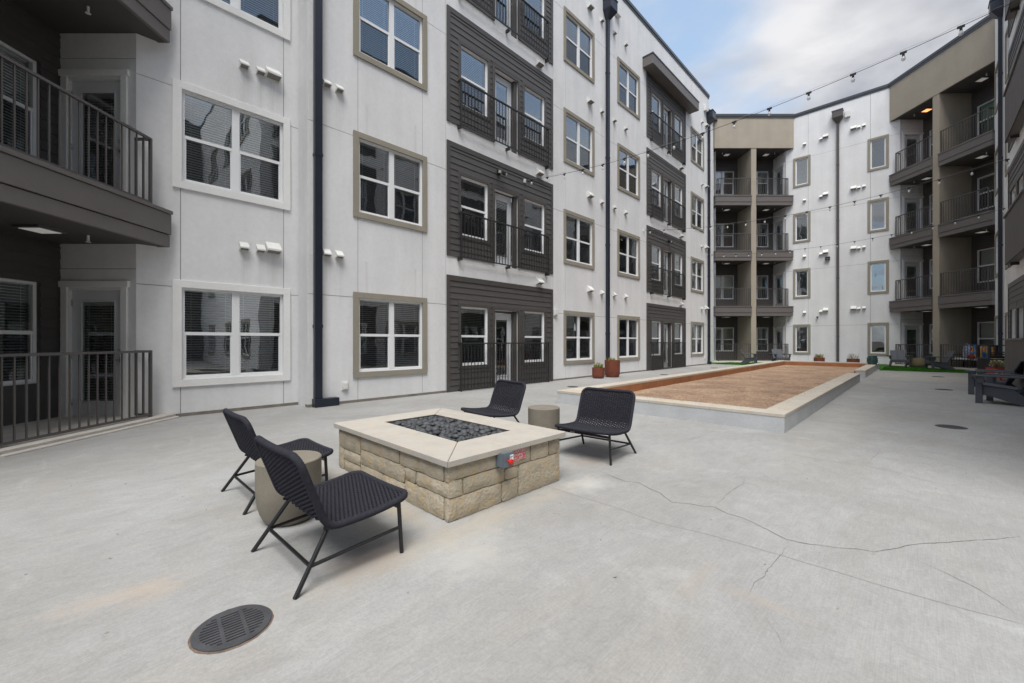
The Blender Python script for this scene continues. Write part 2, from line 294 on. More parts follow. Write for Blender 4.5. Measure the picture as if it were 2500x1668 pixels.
# ------------------------------------------------------------------ mesh helpers
class MB:
    def __init__(s): s.v = []; s.f = []; s.m = []
    def quad(s, pts, mi=0):
        i = len(s.v); s.v += [tuple(p) for p in pts]; s.f.append(tuple(range(i, i + len(pts)))); s.m.append(mi); return s
    def bx(s, x0, x1, y0, y1, z0, z1, mi=0):
        i = len(s.v)
        s.v += [(x0, y0, z0), (x1, y0, z0), (x1, y1, z0), (x0, y1, z0), (x0, y0, z1), (x1, y0, z1), (x1, y1, z1), (x0, y1, z1)]
        for q in ((0, 3, 2, 1), (4, 5, 6, 7), (0, 1, 5, 4), (1, 2, 6, 5), (2, 3, 7, 6), (3, 0, 4, 7)): s.f.append(tuple(i + a for a in q)); s.m.append(mi)
        return s
    def w(s, u0, u1, n0, n1, z0, z1, mi=0):      # wall-frame box, n outward
        return s.bx(u0, u1, -n1, -n0, z0, z1, mi)
    def ext(s, prof, u0, u1, mi=0):             # extrude an (n,z) outline along u
        k = len(prof); i = len(s.v)
        s.v += [(u0, -n, z) for n, z in prof] + [(u1, -n, z) for n, z in prof]
        for a in range(k):
            c = (a + 1) % k; s.f.append((i + a, i + c, i + k + c, i + k + a)); s.m.append(mi)
        s.f.append(tuple(i + a for a in reversed(range(k)))); s.m.append(mi)
        s.f.append(tuple(i + k + a for a in range(k))); s.m.append(mi); return s
    def poly(s, pts, z0, z1, mi=0):             # extrude an (x,y) outline upward
        k = len(pts); i = len(s.v)
        s.v += [(x, y, z0) for x, y in pts] + [(x, y, z1) for x, y in pts]
        for a in range(k):
            c = (a + 1) % k; s.f.append((i + a, i + c, i + k + c, i + k + a)); s.m.append(mi)
        s.f.append(tuple(i + a for a in reversed(range(k)))); s.m.append(mi)
        s.f.append(tuple(i + k + a for a in range(k))); s.m.append(mi); return s
    def tube(s, pts, r, seg=8, closed=False, caps=True, up=None, mi=0):
        pts = [Vector(p) for p in pts]; n = len(pts); base = len(s.v); rr = r if hasattr(r, '__len__') else [r] * n
        prev = None
        for k in range(n):
            if closed: d = pts[(k + 1) % n] - pts[k - 1]
            else: d = pts[min(k + 1, n - 1)] - pts[max(k - 1, 0)]
            d.normalize()
            if prev is None:
                a = Vector((0, 0, 1)) if abs(d.z) < .9 else Vector((1, 0, 0)); a = (a - d * a.dot(d)).normalized()
            else:
                a = prev - d * prev.dot(d)
                a = a.normalized() if a.length > 1e-6 else Vector((1, 0, 0))
            prev = a; b = d.cross(a)
            for j in range(seg):
                t = 2 * math.pi * j / seg; s.v.append(tuple(pts[k] + (a * math.cos(t) + b * math.sin(t)) * rr[k]))
        for k in range(n if closed else n - 1):
            k2 = (k + 1) % n
            for j in range(seg):
                j2 = (j + 1) % seg; s.f.append((base + k * seg + j, base + k * seg + j2, base + k2 * seg + j2, base + k2 * seg + j)); s.m.append(mi)
        if caps and not closed:
            s.f.append(tuple(base + j for j in reversed(range(seg)))); s.m.append(mi); s.f.append(tuple(base + (n - 1) * seg + j for j in range(seg))); s.m.append(mi)
        return s
    def lathe(s, prof, seg=32, c=(0, 0, 0), mi=0, capb=True, capt=True):
        base = len(s.v)
        for r, z in prof:
            for j in range(seg):
                t = 2 * math.pi * j / seg; s.v.append((c[0] + r * math.cos(t), c[1] + r * math.sin(t), c[2] + z))
        for k in range(len(prof) - 1):
            for j in range(seg):
                j2 = (j + 1) % seg; s.f.append((base + k * seg + j, base + k * seg + j2, base + (k + 1) * seg + j2, base + (k + 1) * seg + j)); s.m.append(mi)
        if capb: s.f.append(tuple(base + j for j in reversed(range(seg)))); s.m.append(mi)
        if capt: s.f.append(tuple(base + (len(prof) - 1) * seg + j for j in range(seg))); s.m.append(mi)
        return s
    def mesh(s, name, mats, smooth=False, angle=None):
        me = bpy.data.meshes.new(name); me.from_pydata(s.v, [], s.f)
        for m in (mats if isinstance(mats, (list, tuple)) else [mats]): me.materials.append(MATS[m])
        me.polygons.foreach_set('material_index', s.m)
        if smooth: me.polygons.foreach_set('use_smooth', [True] * len(s.f))
        me.update()
        if smooth and angle: me.set_sharp_from_angle(angle=R(angle))
        return me
def ob(name, me, parent=None, loc=(0, 0, 0), rz=0, kind=None, label=None, rot=None):
    o = bpy.data.objects.new(name, me); COL.objects.link(o); o.location = loc; o.rotation_euler = rot or (0, 0, rz)
    if parent: o.parent = parent
    if kind: o['kind'] = kind
    if label: o['label'] = label
    return o
def tag(o, label, cat, group=None, kind=None):
    o['label'] = label; o['category'] = cat
    if group: o['group'] = group
    if kind: o['kind'] = kind
    return o
def thing(name, label, cat, loc=(0, 0, 0), rz=0, group=None):
    return tag(ob(name, None, None, loc, rz), label, cat, group)
def copy_tree(o, parent=None):
    c = o.copy(); COL.objects.link(c); c.parent = parent
    for ch in list(o.children): copy_tree(ch, c)
    return c
def bevel(me, w=.004, seg=1, angle=40):
    bm = bmesh.new(); bm.from_mesh(me); bmesh.ops.remove_doubles(bm, verts=bm.verts, dist=1e-5)
    es = [e for e in bm.edges if len(e.link_faces) == 2 and e.calc_face_angle(0) > R(angle)]
    bmesh.ops.bevel(bm, geom=es, offset=w, segments=seg, affect='EDGES', clamp_overlap=True); bm.to_mesh(me); bm.free(); return me

# ------------------------------------------------------------------ walls
class Fr:
    def __init__(s, ox, oy, deg): s.o = Vector((ox, oy, 0)); s.a = R(deg); s.U = Vector((math.cos(s.a), math.sin(s.a), 0)); s.N = Vector((math.sin(s.a), -math.cos(s.a), 0))
    def P(s, u, n=0, z=0): return s.o + s.U * u + s.N * n + Vector((0, 0, z))
DEG = math.degrees(TH)
FL = 3.385
ROOF = 15.05
def relief_wall(u0, u1, z0, z1, holes=(), vj=(), hj=(), gw=.012, gd=.009, reveal=.13):
    us, zs = {u0, u1}, {z0, z1}
    for a, b, c, d in holes: us |= {a, b}; zs |= {c, d}
    for g in vj: us |= {g - gw / 2, g + gw / 2}
    for g in hj: zs |= {g - gw / 2, g + gw / 2}
    us = sorted(u for u in us if u0 - 1e-6 <= u <= u1 + 1e-6); zs = sorted(z for z in zs if z0 - 1e-6 <= z <= z1 + 1e-6)
    def dep(i, j):
        if i < 0 or j < 0 or i >= len(us) - 1 or j >= len(zs) - 1: return 0
        u, z = (us[i] + us[i + 1]) / 2, (zs[j] + zs[j + 1]) / 2
        for a, b, c, d in holes:
            if a < u < b and c < z < d: return -reveal
        if any(abs(u - g) < gw / 2 for g in vj) or any(abs(z - g) < gw / 2 for g in hj): return -gd
        return 0
    m = MB()
    for i in range(len(us) - 1):
        for j in range(len(zs) - 1):
            d = dep(i, j); A, B, C, D = us[i], us[i + 1], zs[j], zs[j + 1]
            if d != -reveal: m.quad([(A, -d, C), (B, -d, C), (B, -d, D), (A, -d, D)], 1 if d < 0 else 0)
            dr = dep(i + 1, j)
            if dr != d: m.quad([(B, -d, C), (B, -dr, C), (B, -dr, D), (B, -d, D)] if dr < d else [(B, -dr, C), (B, -d, C), (B, -d, D), (B, -dr, D)][::-1])
            du = dep(i, j + 1)
            if du != d: m.quad([(A, -d, D), (B, -d, D), (B, -du, D), (A, -du, D)])
    return m
BLD = {}
def building(key, label):
    BLD[key] = thing('apartment_building', label, 'building'); return BLD[key]
building('left', 'long white apartment block with two columns of dark siding bays, along the left side')
building('rear', 'white apartment block closing the far end, with two beige balcony towers')
building('right', 'white apartment block with dark vertical board parapets at the right edge of the photo')
building('near', 'white stucco apartment block behind the photographer, unseen and cut back to let sunlight in')

# --- windows (prototype meshes, local x along the wall, y into the wall, z up; origin at the bottom left corner of the opening)
def frame_mesh(w, h, units, mid, name, fr=.045, y0=.03, y1=.10, trans=None):
    m = MB(); t = trans if trans is not None else h / 2
    m.bx(0, w, y0, y1, 0, fr).bx(0, w, y0, y1, h - fr, h).bx(0, fr, y0, y1, fr, h - fr).bx(w - fr, w, y0, y1, fr, h - fr)
    uw = w / units
    for k in range(1, units): m.bx(k * uw - .06, k * uw + .06, y0 - .004, y1, fr, h - fr)
    panes = []
    for k in range(units):
        a = fr if k == 0 else k * uw + .06; b = w - fr if k == units - 1 else (k + 1) * uw - .06
        if mid:
            m.bx(a, b, y0 + .006, y1 - .01, t - .028, t + .028)
            s = .022
            m.bx(a, a + s, y0 + .014, y1 - .01, fr, t - .028).bx(b - s, b, y0 + .014, y1 - .01, fr, t - .028).bx(a + s, b - s, y0 + .014, y1 - .01, fr, fr + s)
            panes += [(a + s, b - s, fr + s, t - .028, 1), (a, b, t + .028, h - fr, 0)]
        else: panes.append((a, b, fr, h - fr, 0))
    return m.mesh(name, 'vinyl'), panes
def blind_mesh(w, h, tilt, pitch=.044, top=0., depth=.14, name='blind', mname='blind', gap=.06, cords=True, drop=1.0):
    m = MB(); sw = .05; z = h - .05; zmin = h * (1 - drop)
    m.bx(gap, w - gap, depth - .03, depth + .03, h - .055, h)
    ca, sa = math.cos(tilt) * sw / 2, math.sin(tilt) * sw / 2
    rng = random.Random(int(w * 1000) + int(tilt * 100))
    while z > zmin + .03:
        z -= pitch; j = rng.uniform(-.002, .002)
        m.quad([(gap, depth - ca, z - sa + j), (w - gap, depth - ca, z - sa - j), (w - gap, depth + ca, z + sa - j), (gap, depth + ca, z + sa + j)])
    m.bx(gap, w - gap, depth - .022, depth + .022, z - .05, z - .025)
    if cords:
        for x in (w * .18, w * .82): m.bx(x - .002, x + .002, depth - .03, depth - .027, z, h)
    return m.mesh(name, mname)
def room_mesh(w, h, d=.9, y=.105):
    m = MB(); m.quad([(0, d, 0), (w, d, 0), (w, d, h), (0, d, h)]); m.quad([(0, y, 0), (0, d, 0), (0, d, h), (0, y, h)]); m.quad([(w, y, 0), (w, d, 0), (w, d, h), (w, y, h)])
    m.quad([(0, y, 0), (w, y, 0), (w, d, 0), (0, d, 0)]); m.quad([(0, y, h), (w, y, h), (w, d, h), (0, d, h)]); return m.mesh('room', 'interior')
def trim_mesh(w, h, t, mname, proud=.035, sill=0):
    m = MB()
    m.w(-t, w + t, .001, proud, h, h + t).w(-t, w + t, .001, proud + sill, -t, 0).w(-t, 0, .001, proud, 0, h).w(w, w + t, .001, proud, 0, h)
    # returns into the opening
    return bevel(m.mesh('trim', mname), .004)
WIN = {}
def win_proto(key, w, h, units, mid, tr, tmat, green=False):
    fm, panes = frame_mesh(w, h, units, mid, 'window', fr=.045 if mid else .062)
    d = dict(w=w, h=h, frame=fm, trim=trim_mesh(w, h, tr, tmat), room=room_mesh(w, h), panes=[], screens=[], blinds=[])
    for a, b, c, e, low in panes:
        y = .062 if low else .055
        d['panes'].append(MB().quad([(a, y, c), (b, y, c), (b, y, e), (a, y, e)]).mesh('pane', 'pane_glass'))
        if low: d['screens'].append(MB().quad([(a - .012, .046, c - .012), (b + .012, .046, c - .012), (b + .012, .046, e + .01), (a - .012, .046, e + .01)]).mesh('insect_screen', 'insect_mesh'))
    for tilt in (.0, .35, .85, 1.15):
        for mn in ('blind', 'blind_green'):
            m0 = blind_mesh(w / units, h, tilt, mname=mn); d['blinds'].append(m0)
    for mn in ('blind', 'blind_green'): d['blinds'].append(blind_mesh(w / units, h, .35, mname=mn, drop=.55))
    d['units'] = units; WIN[key] = d
win_proto('double', 1.575, 1.575, 2, True, .118, 'stucco_trim')
win_proto('double_light', 1.575, 1.575, 2, True, .125, 'stucco_lighttrim')
win_proto('bay', .935, 1.54, 1, True, .085, 'siding_trim')
win_proto('fixed', .64, 1.57, 1, False, .115, 'stucco_trim')
win_proto('double_bare', 1.50, 1.55, 2, True, .001, 'vinyl')
win_proto('narrow', .80, 1.57, 1, True, .06, 'stucco_lighttrim')
def put_window(b, fr, key, u, z, blind=None, green=False, label=None):
    d = WIN[key]; p = BLD[b]
    o = ob('window', d['frame'], p, fr.P(u, 0, z), fr.a)
    if key != 'double_bare': ob('trim', d['trim'], o)
    for m in d['panes']: ob('pane', m, o)
    for m in d['screens']: ob('insect_screen', m, o)
    ob('room', d['room'], o)
    bi = random.choice((1, 1, 2, 2, 3)) if blind is None else blind
    for k in range(d['units']):
        bj = 4 if (blind is None and random.random() < .2) else bi
        ob('blind', d['blinds'][bj * 2 + (1 if green else 0)], o, (k * d['w'] / d['units'], 0, 0), kind='stuff')
    return o
# --- glazed doors
def door_proto(w=.86, h=2.06):
    m = MB(); g0, g1, z0, z1 = .17, w - .17, .27, h - .19
    m.bx(0, w, 0, .045, 0, z0).bx(0, w, 0, .045, z1, h).bx(0, g0, 0, .045, z0, z1).bx(g1, w, 0, .045, z0, z1)
    t = .025
    m.bx(g0 - t, g1 + t, -.012, 0, z0 - t, z0).bx(g0 - t, g1 + t, -.012, 0, z1, z1 + t).bx(g0 - t, g0, -.012, 0, z0, z1).bx(g1, g1 + t, -.012, 0, z0, z1)
    leaf = bevel(m.mesh('door', 'door_white'), .003)
    pane = MB().quad([(g0, .012, z0), (g1, .012, z0), (g1, .012, z1), (g0, .012, z1)]).mesh('pane', 'pane_glass')
    blinds = []
    for tilt in (.25, .8):
        for mn in ('blind', 'blind_green'):
            me = blind_mesh(g1 - g0 + .04, z1 - z0, tilt, depth=.06, gap=.0, mname=mn); blinds.append(me)
    hd = MB(); hd.tube([(0, 0, 0), (0, -.05, 0)], .026, 12).tube([(0, -.045, 0), (.11, -.05, 0)], .009, 8)
    dead = MB(); dead.tube([(0, 0, 0), (0, -.03, 0)], .028, 14)
    hinge = MB(); hinge.tube([(0, -.006, -.05), (0, -.006, .05)], .009, 8)
    room = MB(); room.quad([(0, .5, 0), (w, .5, 0), (w, .5, h), (0, .5, h)]); room.quad([(0, .05, 0), (0, .5, 0), (0, .5, h), (0, .05, h)]); room.quad([(w, .05, 0), (w, .5, 0), (w, .5, h), (w, .05, h)]); room.quad([(0, .05, h), (w, .05, h), (w, .5, h), (0, .5, h)])
    return dict(w=w, h=h, leaf=leaf, pane=pane, blinds=blinds, g0=g0, z0=z0, handle=hd.mesh('handle', 'steel', True, 40), dead=dead.mesh('deadbolt', 'steel', True, 40), hinge=hinge.mesh('hinge', 'steel', True), room=room.mesh('room', 'interior'))
DOOR = door_proto(); DOORN = door_proto(.79, 2.06)
def put_door(b, fr, u, z, n=-.12, D=DOOR, right_handle=True, green=False, bi=0, trim=None, tmat='stucco_lighttrim'):
    p = BLD[b]; o = ob('door', D['leaf'], p, fr.P(u, n, z), fr.a)
    ob('pane', D['pane'], o); ob('room', D['room'], o)
    ob('blind', D['blinds'][bi * 2 + (1 if green else 0)], o, (D['g0'] - .02, 0, D['z0']), kind='stuff')
    hx = D['w'] - .07 if right_handle else .07
    h = ob('handle', D['handle'], o, (hx, 0, .93), rot=(0, 0, 0 if not right_handle else math.pi) if False else (0, 0, 0))
    if right_handle: h.scale = (-1, 1, 1)
    ob('deadbolt', D['dead'], o, (hx, 0, 1.08))
    for zz in (.25, 1.0, 1.85): ob('hinge', D['hinge'], o, (.004 if right_handle else D['w'] - .004, 0, zz))
    if trim:
        t = trim; m = MB(); w, hh = D['w'], D['h']
        m.w(-t, 0, -n - .001 - .13 + .131, -n + .035, 0, hh + .04).w(w, w + t, -n + .001, -n + .035, 0, hh + .04).w(-t - .03, w + t + .03, -n + .001, -n + .045, hh + .04, hh + .04 + t)
        ob('door_trim', bevel(m.mesh('door_trim', tmat), .004), o)
    return o
# --- vents
def vent_mesh(w, h=.13, d=.12):
    m = MB(); i = len(m.v); prof = [(.001, h), (d, h * .34), (d, h * .20), (.001, 0)]
    for x in (0, w): m.v += [(x, -a, z) for a, z in prof]
    m.f += [(i, i + 1, i + 5, i + 4), (i + 1, i + 2, i + 6, i + 5), (i, i + 3, i + 2, i + 1), (i + 4, i + 5, i + 6, i + 7)]; m.m += [0] * 4
    q = .014
    m.quad([(q, -d + .012, h * .2 + .012), (w - q, -d + .012, h * .2 + .012), (w - q, -.01, .016), (q, -.01, .016)], 1)  # slanted dark sheet paints in the shade of the open hood
    for x0, x1 in ((0, q), (w - q, w)): m.quad([(x0, -d, h * .2), (x1, -d, h * .2), (x1, -.001, 0), (x0, -.001, 0)])
    m.quad([(q, -d, h * .2), (w - q, -d, h * .2), (w - q, -d + .014, h * .18), (q, -d + .014, h * .18)])
    m.bx(-.01, w + .01, -.006, -.0005, -.012, h + .01)
    return m.mesh('wall_vent', ['vent_white', 'vent_inner_shade'])
VS = vent_mesh(.145, .165, .12); VL = vent_mesh(.25, .23, .16); VT = vent_mesh(.30, .17, .22)
def put_vent(b, fr, u, z, me=None): ob('wall_vent', me or VS, BLD[b], fr.P(u, 0, z), fr.a)
# --- siding
BZ = .158
def siding(b, fr, u0, u1, z0, z1, blocks, joined=False, corner=True, top=True, n0=.0, parent=None):
    panel = MB(); t = .10
    if corner: panel.w(u0, u0 + t, n0 + .001, n0 + .034, z0, z1).w(u1 - t, u1, n0 + .001, n0 + .034, z0, z1)
    if top: panel.w(u0 + (t if corner else 0), u1 - (t if corner else 0), n0 + .001, n0 + .034, z1 - .13, z1)
    a0, a1 = (u0 + t, u1 - t) if corner else (u0, u1); zt = z1 - (.13 if top else 0)
    rows = []; z = z0
    while z < zt - .01:
        e = min(z + BZ, zt); cuts = sorted({a0, a1} | {x for q in blocks for x in q[:2] if a0 < x < a1}); prev = None
        for x, y in zip(cuts, cuts[1:]):
            c = (x + y) / 2; zz, ee = z, e
            for (p, q, r, s_) in blocks:
                if p < c < q and r < ee and s_ > zz:
                    if r <= zz and s_ >= ee: ee = zz
                    elif r <= zz: zz = s_ - .012
                    else: ee = r + .012
            if ee - zz > .02:
                if prev and abs(prev[1] - x) < 1e-6 and prev[2] == zz and prev[3] == ee: prev[1] = y
                else: prev = [x, y, zz, ee]; rows.append(prev)
            else: prev = None
        z += BZ
    if not panel.v: panel.w(a0, a1, n0 + .0005, n0 + .001, zt - .02, zt)
    po = ob('siding_panel', panel.mesh('siding_panel', 'siding_trim'), BLD[b], fr.P(0), fr.a)
    jm = MB()
    for x, y, zz, ee in rows:
        m = jm if joined else MB(); f = (ee - zz) / BZ
        m.ext([(n0 + .001, zz), (n0 + .026, zz + .0005), (n0 + .026 - .014 * f, ee - .001), (n0 + .001, ee - .001)], x, y)
        if not joined: ob('siding_board', m.mesh('siding_board', 'siding'), po)
    if joined: ob('siding_boards', jm.mesh('siding_boards', 'siding'), po, kind='stuff')
    return po
# --- railings
def railing(b, fr, pts, z0, h, spacing=.11, mname='rail_metal', joined=False, posts=(), bars=.008, bottom=.05):
    """pts: list of (u,n) corners of the rail line"""
    m = MB(); bal = MB()
    def bar(p, q, za, zb, w):
        d = Vector((q[0] - p[0], q[1] - p[1])); d.normalize(); s = Vector((-d.y, d.x)) * w
        c = [(p[0] + s.x, -(p[1] + s.y)), (q[0] + s.x, -(q[1] + s.y)), (q[0] - s.x, -(q[1] - s.y)), (p[0] - s.x, -(p[1] - s.y))]
        m.poly(c, za, zb)
    r = ob('railing', None, BLD[b], fr.P(0), fr.a)
    bm_ = MB().bx(-bars, bars, -bars, bars, z0 + bottom + .02, z0 + h - .03).mesh('baluster', mname)
    for p, q in zip(pts, pts[1:]):
        bar(p, q, z0 + h - .035, z0 + h, .021); bar(p, q, z0 + bottom, z0 + bottom + .03, .015)
        L = math.hypot(q[0] - p[0], q[1] - p[1]); k = max(1, round(L / spacing))
        for i in range(k + (1 if q == pts[-1] else 0)):
            f = i / k; u, n = p[0] + (q[0] - p[0]) * f, p[1] + (q[1] - p[1]) * f
            if joined: bal.w(u - bars, u + bars, n - bars, n + bars, z0 + bottom + .028, z0 + h - .033)
            else: ob('baluster', bm_, r, (u, -n, 0))
    for u, n in posts: m.w(u - .018, u + .018, n - .018, n + .018, z0 - .01, z0 + h - .002)
    ob('rail_frame', m.mesh('rail_frame', mname), r)
    if joined: ob('balusters', bal.mesh('balusters', mname), r, kind='stuff')
    return r
# --- downpipe
def downpipe(b, fr, u, n, ztop, z0=0, mname='navy_pipe', w=.14, boot=None, head=True):
    m = MB(); d = .10
    m.w(u - w / 2, u + w / 2, n + .02, n + .02 + d, z0, ztop)
    for z in [k for k in (1.55, 4.9, 8.2, 11.4) if k < ztop]: m.w(u - w / 2 - .008, u + w / 2 + .008, n + .005, n + .02 + d + .008, z, z + .06)
    for x in (-.25, .25): m.w(u + x * w - .004, u + x * w + .004, n + .02 + d, n + .024 + d, z0 + .1, ztop)
    if boot: m.w(u - w / 2 - .02, u + boot, n + .003, n + .17, z0 + .003, z0 + .16)
    o = ob('downpipe', bevel(m.mesh('downpipe', mname), .004), BLD[b], fr.P(0), fr.a)
    if head:
        hm = MB(); a, c = .24, .30
        i = len(hm.v); hm.v += [(u - .07, -(n + .02), ztop - .02), (u + .07, -(n + .02), ztop - .02), (u + .07, -(n + .12), ztop - .02), (u - .07, -(n + .12), ztop - .02),
                                (u - a, -(n + .002), ztop + .26), (u + a, -(n + .002), ztop + .26), (u + a, -(n + .34), ztop + .26), (u - a, -(n + .34), ztop + .26)]
        for q in ((0, 1, 5, 4), (1, 2, 6, 5), (2, 3, 7, 6), (3, 0, 4, 7), (0, 3, 2, 1)): hm.f.append(tuple(i + k for k in q)); hm.m.append(0)
        hm.w(u - a, u + a, n + .002, n + .34, ztop + .26, ztop + .62).w(u - a - .02, u + a + .02, n + .002, n + .36, ztop + .62, ztop + .66)
        ob('leader_head', hm.mesh('leader_head', mname), o)
    return o
def cap(b, fr, u0, u1, n=0, z=ROOF):
    m = MB(); m.w(u0, u1, n - .35, n + .05, z, z + .13).w(u0, u1, n + .001, n + .025, z - .10, z)
    ob('roof_cap', m.mesh('roof_cap', ['cap_metal']), BLD[b], fr.P(0), fr.a)
def foundation(b, fr, u0, u1, n=0):
    m = MB(); m.w(u0, u1, n - .1, n + .012, -.05, .055); ob('foundation_strip', m.mesh('foundation_strip', 'foundation'), BLD[b], fr.P(0), fr.a)

ZW = .63          # bottom of a window opening above its floor
def bay_openings(u0, f):
    z = f * FL
    return [(u0 + .445, u0 + 1.38, z + .65, z + 2.19), (u0 + 1.635, u0 + 2.57, z + .03, z + 2.16), (u0 + 2.85, u0 + 3.785, z + .65, z + 2.19)]
def bay(b, fr, u0, f, joined=False, parapet=False, rail=True, green=False):
    z = f * FL; zb = 0 if f == 0 else z + .065; zt = z + 2.96
    op = bay_openings(u0, f)
    bl = [(op[0][0] - .085, op[0][1] + .085, op[0][2] - .085, op[0][3] + .085), (op[1][0] - .09, op[1][1] + .09, zb, op[1][3] + .09), (op[2][0] - .085, op[2][1] + .085, op[2][2] - .085, op[2][3] + .085)]
    po = siding(b, fr, u0, u0 + 4.2, zb, zt, bl, joined)
    for k in (0, 2):
        gr = green or (f == 0 and b == 'left' and u0 < 8)
        put_window(b, fr, 'bay', op[k][0], op[k][2], green=gr, blind=(1 if f == 0 else None))
    D = DOORN; z0 = max(zb, z + .03)
    put_door(b, fr, op[1][0] + .012, z0, -.13, D, right_handle=False, green=green or (f == 0 and u0 < 8 and b == 'left'), bi=random.choice((0, 1)))
    m = MB(); a, c = op[1][0], op[1][1]
    m.w(a - .09, a, .001, .04, zb + .001, op[1][3]).w(c, c + .09, .001, .04, zb + .001, op[1][3]).w(a - .09, c + .09, .001, .04, op[1][3], op[1][3] + .09)
    m.w(a + .815, c - .003, -.13, -.02, z0, op[1][3] - .003).w(a + .003, c - .003, -.16, -.12, z0 + 2.065, op[1][3] - .002)
    ob('door_surround', m.mesh('door_surround', 'siding_trim'), po)
    if parapet:
        # board parapet carried on brackets
        p0, p1, ht = u0 + 1.15, u0 + 4.15, (1.24 if f else 1.32)
        pr = ob('balcony_parapet', MB().w(p0, p1, .03, .20, zb - .05 if f else .002, zb + .03).w(p0, p1, .16, .24, zb + ht, zb + ht + .04).w(p0, p1, .165, .18, zb + .03, zb + ht).w(p0 + .002, p0 + .03, .01, .165, zb + .03, zb + ht - .002).mesh('balcony_parapet', 'fascia'), BLD[b], fr.P(0), fr.a)
        bm_ = MB().w(0, .092, .181, .203, zb - (.05 if f else -.01), zb + ht - .002).mesh('parapet_board', 'parapet_board'); k = 0
        while p0 + k * .097 < p1 - .09: ob('parapet_board', bm_, pr, (p0 + k * .097, 0, 0)); k += 1
        if f:
            for x in (p0 + .5, p1 - .5): ob('bracket', MB().w(x, x + .05, .001, .16, zb - .13, zb - .052).mesh('bracket', 'juliet_metal'), pr)
        return
    if rail:
        r = railing(b, fr, [(u0 + .37, .0), (u0 + .37, .13), (u0 + 3.85, .13), (u0 + 3.85, .0)], zb - (.04 if f else -.0), 1.19 if f else 1.25, .112, 'juliet_metal', joined, posts=((u0 + .37, .13), (u0 + 3.85, .13)), bars=.0075, bottom=.02)
        if f:
            m = MB()
            for x in (.37, 2.1, 3.85): m.w(u0 + x - .03, u0 + x + .03, .001, .15, zb - .09, zb - .02)
            ob('rail_bracket', m.mesh('rail_bracket', 'juliet_metal'), r)

# =================================================== LEFT BLOCK
FA = Fr(-8.43, 0, 90)        # u = world Y
FB = Fr(-8.95, 0, 90)
hz = lambda u, k, w=1.575: (u, u + w, k * FL + ZW, k * FL + ZW + 1.575)
W1s = (3.91, 11.09, 14.53, 21.85); BAYS = (6.19, 16.85)
holes = [hz(u, k) for u in W1s for k in range(4)]
for k in range(4):
    for u in BAYS: holes += bay_openings(u, k)
hj = [k * FL + 2.21 for k in range(4)]
def hj_wall(fr, b, u0, u1, holes, vj, mname=('stucco_white', 'joint_dark'), z1=ROOF, z0=0, hj=hj):
    ob('wall', relief_wall(u0, u1, z0, z1, holes, vj, hj).mesh('wall', list(mname)), BLD[b], fr.P(0), fr.a)
hj_wall(FA, 'left', 2.89, 24.31, holes, (3.90, 5.49, 6.17, 10.42, 11.08, 12.67, 14.52, 16.11, 16.80, 21.10, 21.84, 23.43))
for u in W1s:
    for k in range(4): put_window('left', FA, 'double', u, k * FL + ZW, blind=(1, 1, None, 2)[k] if u < 10 else None, green=(k == 0 and u in (14.53,)))
for u in BAYS:
    for k in range(4): bay('left', FA, u, k, joined=(u > 10))
# side returns and stepped back walls
LFH = [hz(1.035, k) for k in range(4)]
hj_wall(FB, 'left', .46, 2.90, LFH, (1.02, 2.62))
for k in range(4): put_window('left', FB, 'double_light', 1.035, k * FL + ZW, blind=(1, 2, 2, 2)[k])
NH = [(24.95, 25.75, k * FL + ZW, k * FL + ZW + 1.57) for k in range(4)]
hj_wall(FB, 'left', 24.30, 26.62, NH, ())
for k in range(4): put_window('left', FB, 'narrow', 24.95, k * FL + ZW, green=True)
for y in (2.892, 24.30): ob('wall_return', MB().bx(-8.94, -8.432, y, y + .008, 0, ROOF).mesh('wall_return', 'stucco_white'), BLD['left'])
cap('left', FA, 2.86, 24.34); cap('left', FB, .5, 2.85); cap('left', FB, 24.35, 26.6)
foundation('left', FA, 2.88, 6.18); foundation('left', FA, 6.19, 24.32, -.004); foundation('left', FB, .7, 2.9)
downpipe('left', FA, 3.06, .0, 14.3, boot=.38, head=False)
downpipe('left', FA, 13.62, .0, 13.45)
downpipe('left', FA, 24.18, .0, 13.45, boot=.1)
for k in range(1, 5):
    z = (k - 1) * FL
    put_vent('left', FB, 1.87, z + 2.97); put_vent('left', FB, 2.14, z + 2.97); put_vent('left', FB, 2.30, z + 2.98, VL)
    put_vent('left', FA, 3.17, z + 2.97); put_vent('left', FA, 3.42, z + 2.97)
    put_vent('left', FA, 12.35, z + 3.05, VL)
    for u in (13.2, 14.08, 14.95): put_vent('left', FA, u, z + 3.03)
    if k < 4:
        put_vent('left', FA, 9.57, z + 3.05, VL); put_vent('left', FA, 20.3, z + 3.06, VL)
    put_vent('left', FA, 23.15, z + 3.02); put_vent('left', FA, 23.72, z + 3.05, VL)
# canopy over the upper far bay
m = MB(); m.w(16.5, 21.6, .001, .47, 13.03, 13.43); c0 = ob('canopy', bevel(m.mesh('canopy', 'fascia'), .006), BLD['left'], FA.P(0), FA.a)
ob('canopy_cap', MB().w(16.48, 21.62, .001, .49, 13.431, 13.48).mesh('canopy_cap', 'cap_metal'), c0)
# overflow scupper boxes near the eaves
for u in (14.2, 23.55):
    m = MB(); m.w(u, u + .3, .001, .14, 14.0, 14.32); ob('overflow_scupper', bevel(m.mesh('overflow_scupper', 'vent_white'), .006), BLD['left'], FA.P(0), FA.a)
